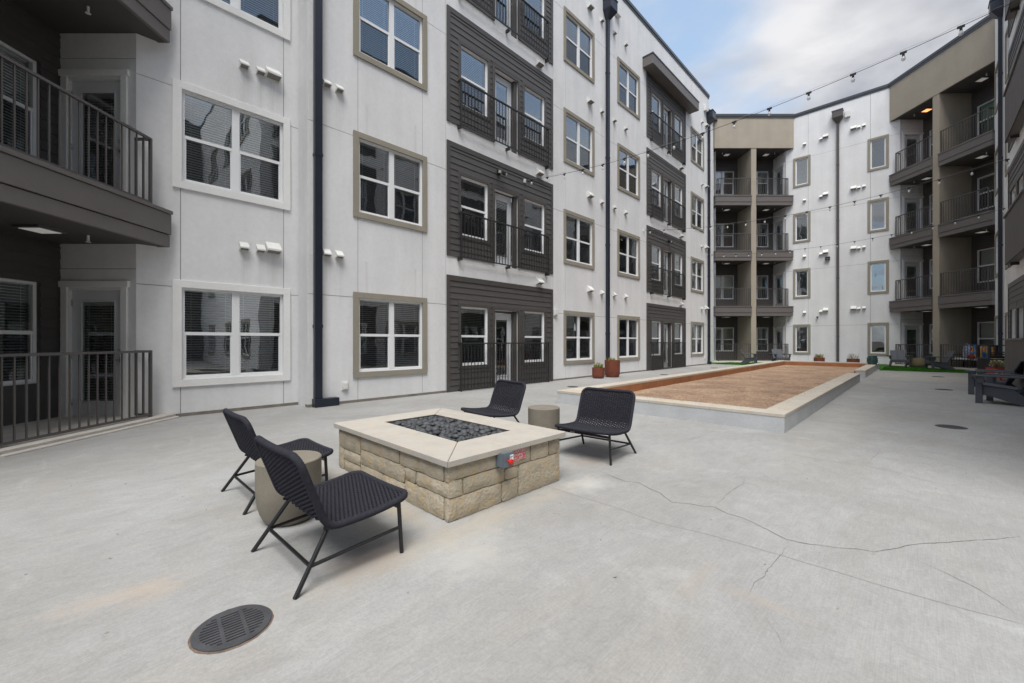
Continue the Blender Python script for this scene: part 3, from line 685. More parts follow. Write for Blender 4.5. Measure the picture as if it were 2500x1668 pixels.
# sockets, tap and alarm on the wall
def small_box(b, name, fr, u, z, w, h, d, mname):
    m = MB(); m.w(u, u + w, .001, d * .5, z, z + h).w(u + w * .15, u + w * .85, d * .5, d, z + h * .12, z + h * .88); return ob(name, bevel(m.mesh(name, mname), .004), BLD[b], fr.P(0), fr.a)
small_box('left', 'socket_box', FA, 3.55, .28, .13, .17, .06, 'vent_white')
small_box('left', 'socket_box', FA, 23.6, .3, .13, .17, .06, 'vent_white')
small_box('left', 'alarm_sounder', FA, 10.44, 2.12, .16, .22, .09, 'vent_white')

# =================================================== BALCONY TOWERS
def balcony_tower(b, fr, Wd, units, upper=True, joined=True, ceiling=True):
    """fr runs along the front plane; units: list of (u_fin_side, u_door_wall, sign) sign +1 door wall on the right"""
    D = 1.55; pc = Wd / 2
    TZ = 13.11
    # beige pier and fins
    z0 = 0
    m = MB(); m.w(pc - .155, pc + .155, -D - .1, .0, 0, TZ)
    ob('pier', m.mesh('pier', 'stucco_beige'), BLD[b], fr.P(0), fr.a)
    m = MB()
    for k in range(4): m.w(pc - .158, pc + .158, -D, .003, k * FL + 2.55, k * FL + 2.556)
    ob('pier_joint', m.mesh('pier_joint', 'joint_dark'), BLD[b], fr.P(0), fr.a)
    m = MB(); m.w(.07, Wd - .05, -.3, .02, TZ, ROOF); m.w(.3, Wd - .3, -D - .2, -.3, TZ, TZ + .1)
    ob('top_fascia', bevel(m.mesh('top_fascia', 'stucco_beige'), .01), BLD[b], fr.P(0), fr.a)
    ob('top_soffit', MB().w(.1, Wd - .1, -D - .2, -.02, TZ - .012, TZ - .002).mesh('top_soffit', 'soffit'), BLD[b], fr.P(0), fr.a)
    cap(b, fr, .02, Wd - .02, .03)
    for s in units:
        # mirror helper: unit coordinates measured from the door wall
        def X(a): return (Wd - a) if s > 0 else a
        def rg(a, c): return (min(X(a), X(c)), max(X(a), X(c)))
        door_u = .32; fin = Wd / 2 - .155
        bw = rg(door_u, fin + .01)
        wo = rg(.62, 2.12)
        fb = Fr(*(fr.P(0, -D)[:2]), math.degrees(fr.a))
        holes = [(wo[0], wo[1], k * FL + .64, k * FL + 2.19) for k in range(4)]
        ob('recess_wall', relief_wall(bw[0], bw[1], 0, TZ, holes, reveal=.12).mesh('recess_wall', ['siding_trim', 'siding_trim']), BLD[b], fb.P(0), fb.a)
        for k in range(4):
            put_window(b, fb, 'double_bare', wo[0], k * FL + .64, green=(random.random() < .3))
            siding(b, fb, bw[0] + .01, bw[1] - .01, k * FL + .07, k * FL + 2.8, [(wo[0] - .01, wo[1] + .01, k * FL + .63, k * FL + 2.2)], joined=joined, corner=False, top=False)
        # door wall: runs from n=-.32 inward, faces the fin
        if s > 0: p = fr.P(Wd - door_u, -D); fd = Fr(p.x, p.y, math.degrees(fr.a) - 90)     # u grows outward (towards the yard)
        else: p = fr.P(door_u, -.32); fd = Fr(p.x, p.y, math.degrees(fr.a) + 90)            # u grows inward
        Lw = D - .32
        du = Lw - 1.0 if s < 0 else .14
        dh = [(du, du + .86, k * FL + .05, k * FL + 2.11) for k in range(4)]
        ob('door_wall', relief_wall(0, Lw, 0, TZ, dh, hj=[k * FL + 2.45 for k in range(4)], reveal=.06).mesh('door_wall', ['stucco_white', 'joint_dark']), BLD[b], fd.P(0), fd.a)
        for k in range(4):
            put_door(b, fd, du, k * FL + .05, -.05, right_handle=(s > 0), bi=(0 if b == 'left' else 1), trim=.10, green=(k == 0 and s < 0))
        # slabs with a boarded fascia, rails and soffits
        for k in range(0, 4):
            zt = k * FL + .055
            o0 = rg(.05, Wd / 2 - .165)          # slab, ends beside the pier and at the wall
            if k == 0:
                pm = MB(); pm.w(*rg(.0, Wd / 2 - .165), -D, .06, -.1, .075); pm.w(*rg(.0, Wd / 2 - .165), .06, .12, -.1, .03)
                ob('patio_slab', bevel(pm.mesh('patio_slab', 'patio'), .015), BLD[b], fr.P(0), fr.a)
            else:
                pm = MB(); pm.w(*rg(.15, Wd / 2 - .165), -D, .0, zt - .59, zt - .01)
                so = ob('balcony_slab', pm.mesh('balcony_slab', 'soffit'), BLD[b], fr.P(0), fr.a)
                def strip(n, za, zb, x0, x1):
                    mm = MB(); mm.w(*rg(x0, x1), .001, n, za, zb)
                    a, c = rg(x0, x0 + .02 if False else x0 + .025); mm.w(a, c, -.34, .001, za, zb); return mm
                e0 = .12; e1 = Wd / 2 - .165 + .012
                ob('fascia_board', bevel(strip(.055, zt - .60, zt - .405, e0, e1).mesh('fascia_board', 'fascia'), .004), so)
                ob('fascia_board', bevel(strip(.072, zt - .392, zt - .065, e0 - .01, e1).mesh('fascia_board', 'fascia'), .004), so)
                ob('fascia_board', bevel(strip(.092, zt - .057, zt + .0, e0 - .02, e1).mesh('fascia_board', 'fascia'), .004), so)
            # rail
            pu = Wd / 2 - .17; zr = zt + .02 if k else .07
            pts = [(X(pu), -.06), (X(.36), -.06), (X(.36), -.30)]
            railing(b, fr, pts, zr, 1.07, .118, 'rail_metal', joined, posts=((X(pu), -.06), (X(.36), -.06)), bottom=.03)
            # lamp and sprinkler under the slab above
            zc = (k + 1) * FL + .055 - .59 if k < 3 else TZ - .012
            uc = X(1.25)
            lm = MB(); lm.w(uc - .18, uc + .18, -.98, -.62, zc - .035, zc - .001)
            lo = ob('ceiling_lamp', lm.mesh('ceiling_lamp', 'rail_metal'), BLD[b], fr.P(0), fr.a)
            org = (b == 'rear' and k == 3 and s < 0 and joined == 'orange')
            ob('diffuser', MB().w(uc - .14, uc + .14, -.94, -.66, zc - .042, zc - .036).mesh('diffuser', 'lamp_orange' if org else 'lamp_diffuser'), lo)
            sm = MB().tube([(X(.85), .55, zc), (X(.85), .55, zc - .09)], .016, 8).lathe([(.035, 0), (.02, .012)], 10, (X(.85), .55, zc - .1))
            ob('sprinkler', sm.mesh('sprinkler', 'vent_white'), BLD[b], fr.P(0), fr.a)

# tower at the left edge (front plane at L=-5.72, running away from the lens)
p = RD * -5.72 + FD * 1.80
T0 = Fr(p.x, p.y, DEG + 90); W0 = 6.94 - 1.80
balcony_tower('left', T0, W0, (1, -1), joined=False)
# rear tower facing the lens
p = RD * 12.31 + FD * 25.2
T1 = Fr(p.x, p.y, DEG); W1 = 17.29 - 12.31
balcony_tower('rear', T1, W1, (1, -1), joined=True)
# rear tower at the right
p = RD * 20.35 + FD * 22.24
T2 = Fr(p.x, p.y, DEG - 90); W2 = 22.24 - 17.28
balcony_tower('rear', T2, W2, (-1, 1), joined='orange')
# rear wall between them: frame u = world X
FC = Fr(0, 30.08, 0)
xl = (T1.P(W1 - .32, -.32)).x; xr = (T2.P(.32, -.32)).x
holes = [(x, x + .64, k * FL + ZW, k * FL + ZW + 1.57) for x in (-5.36, -1.90) for k in range(4)]
hj_wall(FC, 'rear', xl, xr, holes, (-4.72, -1.90, -1.895))
for x in (-5.36, -1.90):
    for k in range(4): put_window('rear', FC, 'fixed', x, k * FL + ZW, blind=(1, 1, 0, 2)[k], green=(x > -3 and k == 0))
cap('rear', FC, xl - .3, xr + .3); foundation('rear', FC, xl, xr)
downpipe('rear', FC, -3.31, 0, 13.85, mname='brown_pipe', w=.12)
for k in range(4):
    z = k * FL + 2.98
    put_vent('rear', FC, -4.97, z - .02); put_vent('rear', FC, -4.17, z + .0); put_vent('rear', FC, -4.0, z + .06, VL)
    put_vent('rear', FC, -2.74, z + .08, VL); put_vent('rear', FC, -2.46, z + .08); put_vent('rear', FC, -2.24, z + .1)
ob('overflow_scupper', bevel(MB().w(-3.0, -2.75, .001, .14, 14.02, 14.36).mesh('overflow_scupper', 'vent_white'), .006), BLD['rear'], FC.P(0), FC.a)

# =================================================== RIGHT BLOCK (u = -Y)
FR1 = Fr(2.27, 0, -90); FR2 = Fr(1.90, 0, -90)
holes = [(-y - 1.575, -y, k * FL + ZW, k * FL + ZW + 1.575) for y in (24.45, 21.6) for k in range(4)]
holes = [(-26.1, -24.52, k * FL + ZW, k * FL + ZW + 1.575) for k in range(4)] + [(-23.25, -21.675, k * FL + ZW, k * FL + ZW + 1.575) for k in range(4)]
hj_wall(FR1, 'right', -26.43, -19.0, holes, (-23.3, -21.6))
for u in (-26.1, -23.25):
    for k in range(4): put_window('right', FR1, 'double', u, k * FL + ZW)
ob('wall_return', MB().bx(1.902, 2.269, 18.992, 19.0, 0, ROOF).mesh('wall_return', 'stucco_white'), BLD['right'])
RB = (-18.9, -9.6); RW = (-13.9, -11.9)
holes = [(u, u + 1.575, k * FL + ZW, k * FL + ZW + 1.575) for u in RW for k in range(4)]
for u in RB:
    for k in range(4): holes += bay_openings(u, k)
hj_wall(FR2, 'right', -19.0, -4.9, holes, (-18.95, -14.6, -12.1, -10.1))
for u in RW:
    for k in range(4): put_window('right', FR2, 'double', u, k * FL + ZW)
for u in RB:
    for k in range(4): bay('right', FR2, u, k, joined=True, parapet=True)
cap('right', FR1, -26.4, -19.0); cap('right', FR2, -19.0, -4.9)
foundation('right', FR2, -19, -4.9); foundation('right', FR1, -26.4, -19.01)
downpipe('right', FR1, -24.16, 0, 13.6, mname='navy_pipe')
for k in range(4):
    z = k * FL
    put_vent('right', FR1, -21.35, z + 3.0); put_vent('right', FR1, -20.95, z + 3.0, VL); put_vent('right', FR2, -12.0, z + 3.0); put_vent('right', FR2, -10.0, z + 3.0)
FR3 = Fr(15, 0, -90); FR4 = Fr(1.9, 4.9, 0)
for fr_, a_, c_, ws in ((FR3, -4.9, 16, (-3.5, 0, 3.5, 7, 10.5)), (FR4, 0, 13.1, (1.5, 5, 9))):
    hj_wall(fr_, 'right', a_, c_, [(u, u + 1.575, k * FL + ZW, k * FL + ZW + 1.575) for u in ws for k in range(4)], (), ('siding' if fr_ is FR3 else 'stucco_white', 'joint_dark'))
    for u in ws:
        for k in range(4): put_window('right', fr_, 'double', u, k * FL + ZW)
    cap('right', fr_, a_, c_)
# =================================================== NEAR BLOCK (unseen behind the lens, cut back so sunlight reaches the yard)
FN2 = Fr(-5.34, -14, 90)
hj_wall(FN2, 'near', 0, 11.27, [(u, u + 1.575, k * FL + ZW, k * FL + ZW + 1.575) for u in (1, 4, 7, 9.2) for k in range(4)], ())
for u in (1, 4, 7, 9.2):
    for k in range(4): put_window('near', FN2, 'double', u, k * FL + ZW)
cap('near', FN2, 0, 11.3)
# flat roofs so that the blocks are closed masses
m = MB(); m.bx(-20, -8.75, -14, 40, ROOF - .3, ROOF - .2); ob('roof', m.mesh('roof', 'cap_metal'), BLD['left'])
m = MB(); m.bx(-8.7, 14, 30.3, 42, ROOF - .3, ROOF - .2); ob('roof', m.mesh('roof', 'cap_metal'), BLD['rear'])
m = MB(); m.bx(2.6, 15.2, 5.3, 30.2, ROOF - .3, ROOF - .2); ob('roof', m.mesh('roof', 'cap_metal'), BLD['right'])
m = MB(); m.bx(-8.7, -5.7, -14, -3.1, ROOF - .3, ROOF - .2); ob('roof', m.mesh('roof', 'cap_metal'), BLD['near'])

# =================================================== GROUND
G = 4.0
ground = ob('ground', MB().quad([(-300, -300, -.06), (300, -300, -.06), (300, 300, -.06), (-300, 300, -.06)]).mesh('ground', 'soil'), kind='structure')
pave = ob('concrete_paving', MB().quad([(-10.6, -16, 0), (15.5, -16, 0), (15.5, 31, 0), (-10.6, 31, 0)]).mesh('concrete_paving', 'concrete'), kind='structure')
CRACKS=[(0.007, [(-2.308, 3.524), (-2.07, 3.444), (-1.911, 3.397), (-1.803, 3.465), (-1.662, 3.381), (-1.553, 3.35), (-1.401, 3.227), (-1.3, 3.285), (-1.214, 3.312), (-1.121, 3.358), (-1.001, 3.304), (-0.901, 3.3), (-0.823, 3.257), (-0.735, 3.208), (-0.666, 3.17), (-0.603, 3.144), (-0.516, 3.16), (-0.385, 3.215), (-0.338, 3.25), (-0.263, 3.306), (-0.187, 3.329), (-0.134, 3.419), (-0.062, 3.552), (0.003, 3.654), (0.146, 3.84), (0.291, 4.015), (0.493, 4.295)]), (0.004, [(-0.603, 3.144), (-0.59, 3.049), (-0.589, 2.907), (-0.592, 2.82), (-0.606, 2.665), (-0.592, 2.563), (-0.62, 2.453), (-0.616, 2.306)]), (0.005, [(-0.06, 3.447), (0.003, 3.375), (0.086, 3.319), (0.184, 3.248), (0.244, 3.18), (0.291, 3.098), (0.346, 3.014)]), (0.005, [(-1.255, 5.57), (-1.105, 5.552), (-0.943, 5.541), (-0.752, 5.524), (-0.576, 5.536), (-0.377, 5.578), (-0.186, 5.527), (0.005, 5.37), (0.139, 5.368), (0.301, 5.32), (0.475, 5.287)]), (0.004, [(-0.33, 6.549), (-0.332, 6.23), (-0.37, 5.847), (-0.379, 5.597)]), (0.005, [(-2.121, 6.437), (-2.083, 5.989), (-2.091, 5.631), (-2.137, 5.265), (-2.21, 4.999), (-2.316, 4.938), (-2.502, 4.754)]), (0.004, [(-1.126, 3.37), (-1.139, 3.759), (-1.125, 4.058), (-1.174, 4.33)]), (0.003, [(-0.555, 2.229), (-0.485, 2.154), (-0.432, 2.094), (-0.411, 2.028), (-0.359, 1.983)])]
JOINTS=[(0.018, [(-2.357, 2.803), (-1.679, 2.824), (-1.312, 2.797), (-0.956, 2.863), (-0.595, 2.884), (-0.375, 2.893), (-0.114, 2.901), (0.111, 2.92), (0.338, 2.948)]), (0.014, [(-0.384, 3.208), (-0.377, 2.907)])]
def ribbon(pts, w, z, name, mname, jit=.012, step=.025, wjit=.6, seed=1):
    rng = random.Random(seed); P = []
    for a, b in zip(pts, pts[1:]):
        a, b = Vector((*a, 0)), Vector((*b, 0)); n = max(1, int((b - a).length / step))
        for i in range(n): P.append(a.lerp(b, i / n))
    P.append(Vector((*pts[-1], 0))); m = MB(); L = []
    k1 = rng.uniform(0, 99)
    for i, p in enumerate(P):
        d = (P[min(i + 1, len(P) - 1)] - P[max(i - 1, 0)]); d.normalize(); s = Vector((-d.y, d.x, 0))
        o = s * (noise.noise(Vector((i * .23, k1, 0))) * jit + rng.uniform(-1, 1) * jit * .22)
        ww = w * (1 + wjit * (noise.noise(Vector((i * .35, k1 + 9, 0))) + rng.uniform(-.4, .4))); e = min(1, min(i, len(P) - 1 - i) / 12 + .15)
        L.append((p + o + s * ww * e / 2, p + o - s * ww * e / 2))
    for (a, b), (c, d) in zip(L, L[1:]): m.quad([(a.x, a.y, z), (b.x, b.y, z), (d.x, d.y, z), (c.x, c.y, z)][::-1])
    for i in range(len(m.f)): pass
    return ob(name, m.mesh(name, mname), pave)
for i, (w, pts) in enumerate(CRACKS): ribbon(pts, w * .50, .0022, 'crack', 'crack', seed=i)
for i, (w, pts) in enumerate(JOINTS): ribbon(pts, w * .5, .0016, 'control_joint', 'saw_joint', jit=.006, wjit=.5, seed=50 + i)
# specks of debris
m = MB(); rng = random.Random(5)
for k in range(260):
    x = rng.uniform(-7, 1.6); y = rng.uniform(-.6, 12); r = rng.uniform(.002, .006); a = rng.uniform(0, 6.28); e = rng.uniform(1, 2.6)
    m.quad([(x + r * math.cos(a) * e, y + r * math.sin(a) * e, .003), (x - r * math.sin(a), y + r * math.cos(a), .006), (x - r * math.cos(a) * e, y - r * math.sin(a) * e, .003), (x + r * math.sin(a), y - r * math.cos(a), .001)])
tag(ob('debris', m.mesh('debris', 'dirt')), 'tiny dark specks of grit scattered over the pale concrete', 'grit', kind='stuff')
# dirt line where walls meet the slab
# turf strips
def turf(pts, z=.012):
    rng = random.Random(3); t = ob('artificial_turf', MB().poly(pts, .004, z).mesh('artificial_turf', 'turf'), kind='structure'); return t
turf([(-8.9, 24.6), (-5.7, 24.6), (-5.5, 29.9), (-5.9, 30.0), (-8.9, 26.9)])
turf([(-1.22, 24.3), (1.85, 24.85), (2.2, 26.6), (-1.2, 30.0), (-1.6, 30.0)])
def blades(x0, x1, y0, y1, n, label):
    rng = random.Random(9); m = MB()
    for k in range(n):
        x, y = rng.uniform(x0, x1), rng.uniform(y0, y1); a = rng.uniform(0, 6.28); w = .006; h = rng.uniform(.015, .035); c, s = math.cos(a) * w, math.sin(a) * w
        i = len(m.v); m.v += [(x - c, y - s, .01), (x + c, y + s, .01), (x + rng.uniform(-.01, .01), y + rng.uniform(-.01, .01), .01 + h)]; m.f.append((i, i + 1, i + 2)); m.m.append(0)
    tag(ob('turf_blades', m.mesh('turf_blades', 'turf')), label, 'artificial grass', kind='stuff')
blades(-1.2, 1.6, 24.6, 27.5, 14000, 'short bright green blades of the artificial grass by the right balcony tower')
blades(-8.3, -5.75, 24.65, 27.3, 9000, 'short bright green blades of the artificial grass below the rear balcony tower')

# =================================================== FIRE PIT
PX0, PX1, PY0, PY1 = -4.215, -2.35, 1.745, 3.01
CX0, CX1, CY0, CY1 = -4.25, -2.312, 1.708, 3.05
HX0, HX1, HY0, HY1 = -3.94, -2.715, 2.105, 2.735
CZ0, CZ1 = .404, .450
pit = thing('fire_pit', 'low fire pit of rough buff limestone blocks with pale slab top and black pebbles', 'fire pit', (0, 0, 0))
m = MB(); m.bx(PX0 + .017, HX0 - .02, PY0 + .017, PY1 - .017, -.01, CZ0 - .001).bx(HX1 + .02, PX1 - .017, PY0 + .017, PY1 - .017, -.01, CZ0 - .001).bx(HX0 - .02, HX1 + .02, PY0 + .017, HY0 - .02, -.01, CZ0 - .001).bx(HX0 - .02, HX1 + .02, HY1 + .02, PY1 - .017, -.01, CZ0 - .001)
ob('mortar_core', m.mesh('mortar_core', 'mortar'), pit)
def rough_block(w, h, d, seed, rr=.009, amp=.0045):
    """block lying in x (w), z (h), depth y from 0 (face) to d"""
    nx, nz = max(3, int(w / .035)), max(3, int(h / .035)); m = MB(); rng = random.Random(seed); off = Vector((seed * 3.1, seed * 1.7, 0))
    idx = {}
    for i in range(nx + 1):
        for j in range(nz + 1):
            x, z = w * i / nx, h * j / nz
            ex = min(x, w - x); ez = min(z, h - z); e = min(ex, ez)
            y = noise.fractal(Vector((x * 11, z * 11, 0)) + off, 1.0, 2.0, 4) * amp * 1.5 - .006
            if e < 1e-6: y += rr * 1.1
            elif e < .03: y += rr * .18
            jx = noise.noise(Vector((z * 14, 0, 5)) + off) * .006 * (1 if ex < 1e-6 else .3); jz = noise.noise(Vector((x * 14, 7, 0)) + off) * .005 * (1 if ez < 1e-6 else .3)
            if ex < 1e-6 and ez < 1e-6: x += .006 if x < w / 2 else -.006; z += .005 if z < h / 2 else -.005
            idx[i, j] = len(m.v); m.v.append((x + jx, y, z + jz))
    for i in range(nx):
        for j in range(nz): m.f.append((idx[i, j], idx[i + 1, j], idx[i + 1, j + 1], idx[i, j + 1])); m.m.append(0)
    ring = [(i, 0) for i in range(nx)] + [(nx, j) for j in range(nz)] + [(i, nz) for i in range(nx, 0, -1)] + [(0, j) for j in range(nz, 0, -1)]
    bi = {}
    for k in ring: v = m.v[idx[k]]; bi[k] = len(m.v); m.v.append((v[0], d, v[2]))
    for a, b in zip(ring, ring[1:] + ring[:1]): m.f.append((idx[b], idx[a], bi[a], bi[b])); m.m.append(0)
    return m
FPa = Fr(0, PY0, 0); FPb = Fr(PX1, 0, 90); FPc = Fr(0, PY1, 180); FPd = Fr(PX0, 0, -90)
J = .008
def stones(fr, lst, seed):
    for k, (a, b, z0, z1) in enumerate(lst):
        m = rough_block(b - a - J, z1 - z0 - J, .05, seed + k); me = m.mesh('stone', 'pit_stone', True, 50)
        ob('stone', me, pit, fr.P(a + J / 2, 0, z0 + J / 2), fr.a)
stones(FPa, [(-4.215, -3.73, .21, .40), (-3.72, -3.02, .275, .40), (-3.02, -2.41, .275, .40), (-2.41, -2.35, .275, .40), (-4.215, -4.09, 0, .21), (-4.09, -3.725, .105, .21), (-4.09, -3.725, 0, .105),
             (-3.725, -2.94, .135, .275), (-2.94, -2.775, .17, .275), (-2.775, -2.35, .17, .275), (-2.94, -2.41, 0, .17), (-2.41, -2.35, 0, .17), (-3.725, -3.3, 0, .135), (-3.3, -2.94, 0, .135)], 10)
stones(FPb, [(1.745, 2.30, .29, .40), (2.30, 2.605, .26, .40), (2.605, 2.845, .26, .40), (2.845, 3.01, .26, .40), (1.745, 1.875, .165, .29), (1.875, 2.30, .165, .29), (2.30, 2.455, .165, .26), (1.745, 2.265, 0, .165), (2.265, 2.455, 0, .165), (2.455, 3.01, 0, .26)], 40)
stones(FPc, [(2.35, 2.9, .2, .40), (2.9, 3.5, .25, .40), (3.5, 4.215, .2, .40), (2.35, 2.9, 0, .2), (2.9, 3.5, 0, .25), (3.5, 4.215, 0, .2)], 60)
stones(FPd, [(-3.01, -2.5, .2, .40), (-2.5, -1.745, .24, .40), (-3.01, -2.5, 0, .2), (-2.5, -1.745, 0, .24)], 80)
g = .0025
def slab(name, pts, mname, parent, z0=CZ0, z1=CZ1, bw=.004, label=None):
    return ob(name, bevel(MB().poly(pts, z0, z1).mesh(name, mname), bw), parent, label=label)
def lerp2(a, b, f): return (a[0] + (b[0] - a[0]) * f, a[1] + (b[1] - a[1]) * f)
o = [(CX0, CY0), (CX1, CY0), (CX1, CY1), (CX0, CY1)]; i_ = [(HX0, HY0), (HX1, HY0), (HX1, HY1), (HX0, HY1)]
xm = -3.32; ym = 2.44
slab('coping_slab', [(CX0 + g, CY0), (xm - g, CY0), (xm - g, HY0), (HX0 + g, HY0)], 'coping', pit)
slab('coping_slab', [(xm + g, CY0), (CX1 - g, CY0), (HX1 - g, HY0), (xm + g, HY0)], 'coping', pit)
slab('coping_slab', [(CX1, CY0 + g), (CX1, ym - g), (HX1, ym - g), (HX1, HY0 + g)], 'coping', pit)
slab('coping_slab', [(CX1, ym + g), (CX1, CY1 - g), (HX1, HY1 - g), (HX1, ym + g)], 'coping', pit)
slab('coping_slab', [(CX1 - g, CY1), (xm + g, CY1), (xm + g, HY1), (HX1 - g, HY1)], 'coping', pit)
slab('coping_slab', [(xm - g, CY1), (CX0 + g, CY1), (HX0 + g, HY1), (xm - g, HY1)], 'coping', pit)
slab('coping_slab', [(CX0, CY1 - g), (CX0, CY0 + g), (HX0, HY0 + g), (HX0, HY1 - g)], 'coping', pit)
m = MB(); t = .012
m.bx(HX0 - t, HX1 + t, HY0 - t, HY0, .25, CZ1 - .006).bx(HX0 - t, HX1 + t, HY1, HY1 + t, .25, CZ1 - .006).bx(HX0 - t, HX0, HY0, HY1, .25, CZ1 - .006).bx(HX1, HX1 + t, HY0, HY1, .25, CZ1 - .006).bx(HX0, HX1, HY0, HY1, .25, .262)
m = MB(); m.bx(HX0 + .001, HX1 - .001, HY0 + .001, HY0 + .006, .25, CZ1 - .004).bx(HX0 + .001, HX1 - .001, HY1 - .006, HY1 - .001, .25, CZ1 - .004).bx(HX0 + .001, HX0 + .006, HY0 + .006, HY1 - .006, .25, CZ1 - .004).bx(HX1 - .006, HX1 - .001, HY0 + .006, HY1 - .006, .25, CZ1 - .004).bx(HX0 + .006, HX1 - .006, HY0 + .006, HY1 - .006, .30, .335)
ob('burner_pan', m.mesh('burner_pan', 'soffit'), pit)
# pebbles
def ico(seed):
    bm = bmesh.new(); bmesh.ops.create_icosphere(bm, subdivisions=2, radius=1)
    rng = random.Random(seed); o = Vector((seed, seed * 2, 0))
    for v in bm.verts: v.co *= 1 + noise.noise(v.co * .9 + o) * .22
    me = bpy.data.meshes.new('pebble'); bm.to_mesh(me); bm.free(); me.materials.append(MATS['pebble']); me.polygons.foreach_set('use_smooth', [True] * len(me.polygons)); return me
PB = [ico(k) for k in range(6)]; rng = random.Random(11); placed = []
tries = 0
while len(placed) < 290 and tries < 60000:
    tries += 1; r = rng.uniform(.026, .044)
    x, y = rng.uniform(HX0 + .03, HX1 - .03), rng.uniform(HY0 + .03, HY1 - .03)
    zb = .392 + .036 * (1 - max(abs((x - (HX0 + HX1) / 2) / .61), abs((y - (HY0 + HY1) / 2) / .32)) ** 3); z = zb if len(placed) < 170 else zb + .026
    if all((x - a) ** 2 + (y - b) ** 2 + ((z - c) * 1.3) ** 2 > ((r + q) * .80) ** 2 for a, b, c, q in placed):
        placed.append((x, y, z, r))
        p = ob('pebble', PB[len(placed) % 6], pit, (x, y, z), rot=(rng.uniform(-.3, .3), rng.uniform(-.3, .3), rng.uniform(0, 6.28))); p.scale = (r * rng.uniform(1.05, 1.35), r * rng.uniform(.85, 1.05), r * rng.uniform(.6, .8))
# emergency box and sign
FE = Fr(PX1, 0, 90)
bx_ = ob('shutoff_box', bevel(MB().w(2.190, 2.312, .004, .092, .305, .417).mesh('shutoff_box', 'box_grey'), .006, 2), pit, FE.P(0), FE.a)
m = MB(); c = (2.252, -.092, .352)
m.tube([(c[0], -.09, c[2]), (c[0], -.108, c[2])], .012, 14).tube([(c[0], -.108, c[2]), (c[0], -.116, c[2]), (c[0], -.124, c[2]), (c[0], -.128, c[2])], [.017, .023, .021, .012], 18)
ob('push_button', m.mesh('push_button', 'signal_red', True, 45), bx_)
ob('legend_plate', MB().w(2.262, 2.300, .0925, .0945, .328, .398).mesh('legend_plate', 'sign_white'), bx_)
sg = ob('warning_sign', bevel(MB().w(2.285, 2.535, .006, .009, .305, .398).mesh('warning_sign', 'sign_red'), .001), pit, FE.P(0), FE.a)
def text_mesh(body, size, name, mname, ext=.0004, align='LEFT'):
    cu = bpy.data.curves.new(name, 'FONT'); cu.body = body; cu.size = size; cu.extrude = ext; cu.align_x = align
    to = bpy.data.objects.new(name, cu); COL.objects.link(to); dg = bpy.context.evaluated_depsgraph_get(); dg.update()
    me = bpy.data.meshes.new_from_object(to.evaluated_get(dg)); bpy.data.objects.remove(to); me.materials.clear(); me.materials.append(MATS[mname]); me.name = name
    for p in me.polygons: p.material_index = 0
    return me
for body, z in (("FIRE FEATURE", .3685), ("EMERGENCY", .3425), ("SHUT OFF\u2190" if False else "SHUT OFF", .3165)):
    t = ob('lettering', text_mesh(body, .0285, 'lettering', 'sign_white', align='RIGHT'), sg, (2.522 if body != 'SHUT OFF' else 2.502, -.0095, z), rot=(R(90), 0, 0))
m = MB(); a = (2.289, 2.531, .309, .394); w = .002
m.w(a[0], a[1], .0091, .0096, a[2], a[2] + w).w(a[0], a[1], .0091, .0096, a[3] - w, a[3]).w(a[1] - w, a[1], .0091, .0096, a[2] + w, a[3] - w)
m.w(2.506, 2.518, .0091, .0096, .3225, .3245).w(2.516, 2.518, .0091, .0096, .3245, .336)
ob('sign_border', m.mesh('sign_border', 'sign_white'), sg)
lg = ob('lettering', text_mesh("EMERGENCY\nSTOP", .008, 'lettering', 'print_dark'), bx_, (2.2635, -.0948, .382), rot=(R(90), 0, 0)); lg.scale = (.72, 1, 1)

# =================================================== ROPE CHAIRS
def chair_profile():
    F, S, T = Vector((.665, .338)), Vector((.165, .285)), Vector((.015, .70))
    pts = []; n = 40; rr = .075
    d1 = (F - S).normalized(); d2 = (T - S).normalized(); a = S + d1 * rr * 1.2; b = S + d2 * rr * 1.2
    pts.append(F)
    for k in range(1, 25): pts.append(F.lerp(a, k / 24) + Vector((0, -.012 * math.sin(math.pi * k / 24))))
    for k in range(1, 9): t = k / 9; pts.append(a * (1 - t) ** 2 + S * 2 * t * (1 - t) + b * t * t)
    for k in range(0, 25): pts.append(b.lerp(T, k / 24))
    L = [0]
    for p, q in zip(pts, pts[1:]): L.append(L[-1] + (q - p).length)
    def f(s):
        s = max(0, min(L[-1] - 1e-6, s)); i = max(j for j in range(len(L)) if L[j] <= s); i = min(i, len(pts) - 2)
        t = (s - L[i]) / max(1e-9, L[i + 1] - L[i]); p = pts[i].lerp(pts[i + 1], t); d = (pts[i + 1] - pts[i]).normalized(); return p, Vector((-d.y, d.x))
    return f, L[-1]
cf, CL = chair_profile()
CW = .335
def cpt(x, s, n=0):
    p, nr = cf(s); dish = -.012 * (1 - (x / CW) ** 2); nr = -nr if False else nr
    nn = Vector((nr.x, nr.y)); 
    if nn.y < 0 and s < CL * .4: nn = -nn
    return Vector((x, p.x + nn.x * (n + dish), p.y + nn.y * (n + dish)))
